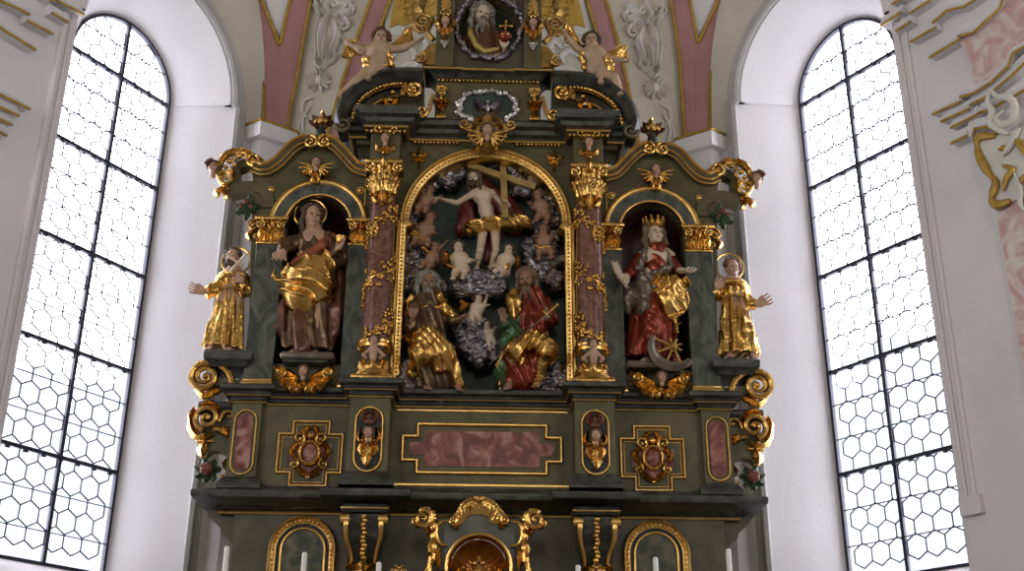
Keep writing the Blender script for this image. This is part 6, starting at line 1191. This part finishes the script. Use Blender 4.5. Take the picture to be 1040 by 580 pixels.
# fluted shell niche
V = []; n = 64; K = 10
for k in range(K+1):
    f_ = k/K*pi/2
    for i in range(n+1):
        a = pi*i/n; rr = Rm*.97*cos(f_)*(1+.0) ; fl = 1-.05*abs(sin(a*11))*sin(f_*1.0+.5); V.append((X0+rr*fl*cos(a), Yt+.03+.24*sin(f_), zc+rr*fl*sin(a)))
m = MB(); m.add(V, [(k*(n+1)+i, k*(n+1)+i+1, (k+1)*(n+1)+i+1, (k+1)*(n+1)+i) for k in range(K) for i in range(n)]); m.box(X0-Rm, X0+Rm, Yt+.27, Yt+.29, 2.3, zc+.01); m.build('shell_niche', 'amber', tb, ang=60)
m = MB(); m.tube([(X0+(Rm+.0)*cos(a), Yt+.01, zc+(Rm)*sin(a)) for a in [pi*i/40 for i in range(41)]], .016, 8); m.tube([(X0-Rm, Yt+.01, 2.5), (X0-Rm, Yt+.01, zc)], .016, 8); m.tube([(X0+Rm, Yt+.01, 2.5), (X0+Rm, Yt+.01, zc)], .016, 8); m.build('shell_rim', 'goldm', tb)
m = MB()
for i in range(37): a = radians(18+144*i/36); m.ball((X0+Rm*.86*cos(a), Yt+.05, zc+Rm*.86*sin(a)), (.007,.007,.007), 6, 4)
m.build('bead_string', 'brightsilver', tb)
m = MB(); cp = [TP(*q) for q in ((335,285),(375,240),(405,190),(450,162),(500,152),(550,162),(595,190),(630,235),(668,272))]; P = smooth2(cp, 36)
m.tube([(p[0], Yt-.03, p[1]) for p in P], .016, 8)
inn = smooth2([TP(*q) for q in ((345,310),(400,300),(440,255),(500,245),(555,262),(570,300),(655,300))], 36)
W_ = []; K = 4
for a, b, i in zip(P, inn, range(37)):
    for k in range(K+1): u = k/K; W_.append((a[0]*(1-u)+b[0]*u, Yt-.025+.03*u-.018*abs(sin(i*pi/2.6))*sin(u*pi), a[1]*(1-u)+b[1]*u))
nn = len(W_); W_ += [(v[0], Yt+.04, v[2]) for v in W_]
m.add(W_, [(i*(K+1)+k, i*(K+1)+k+1, (i+1)*(K+1)+k+1, (i+1)*(K+1)+k) for i in range(36) for k in range(K)]+[(nn+i*(K+1)+K, nn+(i+1)*(K+1)+K, (i+1)*(K+1)+K, i*(K+1)+K) for i in range(36)])
for q in (-1, 1):
    c = TP(*((345,290) if q < 0 else (655,285))); m.spiral(c[0], c[1], Yt-.03, .035, 1.3, pi/2, q, .016, .010); c2 = TP(*((385,315) if q < 0 else (610,310))); m.leaf([c, ((c[0]+c2[0])/2, c2[1]-.0), c2], .03, Yt-.02, .02, 4)
c = TP(500, 165); m.ball((c[0], Yt-.05, c[1]), (.035,.03,.03), 8, 6); [m.ball((c[0]+q*.03, Yt-.05, c[1]+.01), .02, 8, 6) for q in (-1, 1)]; m.build('rocaille_crest', 'gold', tb)
for q in (-1, 1):
    f_ = (lambda p: p) if q < 0 else sym
    m = MB(); S = [f_(TP(*p)) for p in ((150,235),(190,222),(225,240),(235,280),(232,340),(235,420),(225,500),(195,600))]; PP = smooth2(S, 30); m.tube([(p[0], Yt-.0, p[1]) for p in PP], [.022+.014*abs(sin(i*.9)) for i in range(31)], 8, 1.1)
    c = f_(TP(172, 275)); m.spiral(c[0], c[1], Yt-.02, .070, 1.5, pi/2, -q*-1, .028, .014); m.leaf([f_(TP(*p)) for p in ((140,250),(120,290),(150,330))], .025, Yt-.01, .02, 4); m.leaf([f_(TP(*p)) for p in ((180,320),(215,350),(240,330))], .03, Yt-.01, .025, 4)
    m.tube([(p[0], Yt-.02, p[1]) for p in smooth2([f_(TP(*p)) for p in ((320,285),(280,290),(252,325),(250,380),(275,420),(318,428))], 20)], [.008+.012*sin(pi*i/20) for i in range(21)], 8)
    m.leaf([f_(TP(*p)) for p in ((262,430),(258,500),(262,580))], .028, Yt-.0, .02, 6); m.leaf([f_(TP(*p)) for p in ((232,380),(215,440),(222,500))], .025, Yt-.01, .02, 5)
    m.build('side_scroll', 'gold', tb)
m = MB()
for a in range(-70, 71, 14):
    aa = radians(90+a); L = .16 if abs(a) > 20 else .12; m.tube([(X0+.05*cos(aa), Yt+.12, zc-.08+.05*sin(aa)), (X0+L*cos(aa), Yt+.10, zc-.08+L*sin(aa))], [.014,.004], 5)
c = TP(505, 520); m.box(X0-.014, X0+.014, Yt+.04, Yt+.07, 2.8, c[1]+.05, .003); m.box(X0-.05, X0+.05, Yt+.04, Yt+.07, c[1]-.02, c[1]+.005, .003)
for q in (-1, 1):
    for k, (dx, dz) in enumerate(((.17,-.03),(.12,-.05),(.20,-.06))): m.leaf([(X0+q*dx, zc-.16), (X0+q*(dx+.01), zc+dz-.05), (X0+q*(dx-.02), zc+dz+.05)], .03, Yt+.05, .02, 4)
m.build('ray_crucifix', 'gold', tb)
for q, px in ((-1, 405), (1, 606)):
    x, y, z = W(px, 578, -.62); t = empty('gilded_stand', (x, y, 2.2), label='small gilded scroll-topped stand to the %s of the tabernacle, only its tip in sight' % ('left' if q < 0 else 'right'), cat='ornament')
    m = MB(); m.lathe((x, y), [(.09,2.2),(.04,2.3),(.03,z-.25),(.05,z-.2),(.03,z-.12)], 14); m.build('stem', 'gold', t); m = MB()
    [m.spiral(x+k*.035, z-.02, y-.0, .04, 1.3, pi/2, k, .014, .009) for k in (-1, 1)]; m.leaf([(x, z-.15), (x, z-.06), (x, z+.0)], .03, y-.02, .02, 4); m.build('scroll_top', 'gold', t)
# ------------------------------------------------------------------ white stucco foliage on the vault
def stucco(side, nm, label, curves, shells, leaves=(), spirals=()):
    q3 = lambda X, Y: (lambda p: (p[0], p[2]))(ob(300+X/3.866, Y/3.866, 0.)); t = None
    def emit(m, nn):
        V = np.array([(v[0]*(1 if side < 0 else -1), v[1]+yback(v[2])-.012, v[2]) for v in m.V]); Fc = m.F if side < 0 else [tuple(reversed(f)) for f in m.F]; link(nn, mesh_from(nn, V-wloc(t), Fc), 'stucco', t)
    a0 = (leaves or [(curves or [([(100,100)],0)])[0]])[0][0][0]; p0 = q3(*a0); t = empty(nm, (p0[0]*(1 if side < 0 else -1), yback(p0[1]), p0[1]), label=label, cat='stucco ornament', group='white stucco ornaments on the vault')
    for pts, w_ in leaves: m = MB(); m.leaf([q3(*p) for p in pts], w_, 0, .055, 4, .04, 28); emit(m, 'acanthus_leaf')
    for X, Y, R_, a, d in spirals: m = MB(); p = q3(X, Y); m.spiral(p[0], p[1], -.01, R_, 1.25, radians(a), d, .024, .014); emit(m, 'curl')
    for pts, r_ in curves: m = MB(); m.tube([(p[0], -.005, p[1]) for p in smooth2([q3(*p) for p in pts], 20)], [r_*(.4+.7*sin(pi*min(1, i/20*.85+.1))) for i in range(21)], 8, .8); emit(m, 'tendril')
    for X, Y, R_, n in shells:
        c = q3(X, Y)
        m = MB()
        for i in range(n): a = radians(-70+320*i/(n-1)); m.leaf([(c[0]+.02*cos(a), c[1]+.02*sin(a)), (c[0]+R_*.6*cos(a), c[1]+R_*.6*sin(a)), (c[0]+R_*cos(a), c[1]+R_*sin(a))], .024, 0, .03, 1, .02, 12)
        m.ball((c[0], -.03, c[1]), (.04,.03,.06), 10, 6); emit(m, 'shell')
LV = [([(95,240),(92,170),(102,110),(128,75)], .085), ([(118,235),(150,190),(165,140),(150,95)], .06), ([(108,245),(112,190),(122,150)], .05), ([(118,225),(150,205),(172,160)], .028), ([(110,262),(150,245),(158,215)], .026), ([(85,230),(80,150),(95,90),(90,50)], .045), ([(120,60),(85,40),(78,5)], .045), ([(140,70),(120,30),(140,0),(150,-20)], .05), ([(150,75),(185,55),(215,60)], .045), ([(165,50),(190,20),(225,10)], .045), ([(180,70),(205,90),(212,115)], .035), ([(100,285),(80,260),(82,235)], .035), ([(95,280),(118,262),(128,240)], .035)]
SPL = [(80,18,.070,0,1), (198,30,.072,180,-1), (188,104,.062,90,-1), (215,45,.045,90,-1), (152,20,.05,180,-1), (88,232,.042,0,1), (126,250,.036,180,-1)]
for sd_, w_ in ((-1, 'the barefoot saint'), (1, 'the crowned woman')): stucco(sd_, 'stucco_ornament', 'white stucco foliage between the two pink bands above the bay of '+w_, [([(150,160),(182,150),(190,165)], .014)], [(92,322,.145,12)], LV, SPL)
LOWC = [([(70,385),(35,400),(28,440),(50,465)], .018), ([(60,420),(30,470),(35,530),(75,555)], .018), ([(22,465),(12,510),(40,545)], .015), ([(80,480),(95,520),(80,550)], .014)]
MIDC = [([(378,240),(400,205),(440,190),(470,210),(460,240)], .030), ([(395,285),(440,255),(480,255),(505,230)], .028), ([(390,190),(420,165),(460,165)], .024), ([(470,180),(500,155),(515,180),(500,205)], .026), ([(420,300),(450,290),(480,298)], .022)]
for sd_, w_ in ((-1, 'above the barefoot saint'), (1, 'above the crowned woman')): stucco(sd_, 'stucco_ornament', 'thin white stucco tendrils on the vault beside the gable finial '+w_, LOWC, [])
for sd_, w_ in ((-1, 'the putto with spread arms'), (1, 'the putto raising one arm')): stucco(sd_, 'stucco_ornament', 'white stucco curls on the wall right behind '+w_, MIDC, [])
# ------------------------------------------------------------------ light
w = bpy.data.worlds.new('overcast_sky'); bpy.context.scene.world = w; w.use_nodes = True
w.node_tree.nodes['Background'].inputs[0].default_value = (.97, .955, 1., 1); w.node_tree.nodes['Background'].inputs[1].default_value = SKY
def area(name, loc, look, sx, sy, power, col=(1,1,1), portal=False):
    l = bpy.data.lights.new(name, 'AREA'); l.shape = 'RECTANGLE'; l.size = sx; l.size_y = sy; l.energy = power; l.color = col
    if portal: l.cycles.is_portal = True
    o = bpy.data.objects.new(name, l); COL.objects.link(o); o.location = loc
    o.rotation_euler = (Vector(look)-Vector(loc)).to_track_quat('-Z', 'Y').to_euler(); return o
for side in (-1, 1):
    mp, c, dv, nv = wallmap(side); area('window_daylight', mp(CS, 6.1, .72), mp(CS, 6.1, -1), 1.35, 5.7, 1, portal=True)
for x, y, z, p in ((-7.3,-7,6.5,1),(7.3,-7,6.5,1),(-7.3,-13,6.5,1),(7.3,-13,6.5,1)):
    area('nave_fill_light', (x,y,z), (0,y+.6,z-.5), 1.5, 4.5, NAVE*(1.0 if x < 0 else .85), (.985,.97,1.))  # added fill lamps, out of view; the nave side walls have no windows
area('west_fill_light', (0,-23.6,9), (0,0,6), 2.6, 4.5, WEST, (1.,.94,.84))  # added warm fill lamp behind the camera, brightens the altar front; no window there
sc = bpy.context.scene
sc.view_settings.view_transform = 'Standard'; sc.view_settings.look = 'None'; sc.view_settings.exposure = EXPO; sc.view_settings.gamma = 1; sc.view_settings.use_curve_mapping = False
sc.cycles.max_bounces = 6; sc.cycles.diffuse_bounces = 3; sc.cycles.glossy_bounces = 3; sc.cycles.transparent_max_bounces = 8
sc.cycles.caustics_reflective = False; sc.cycles.caustics_refractive = False; sc.cycles.sample_clamp_indirect = 4.
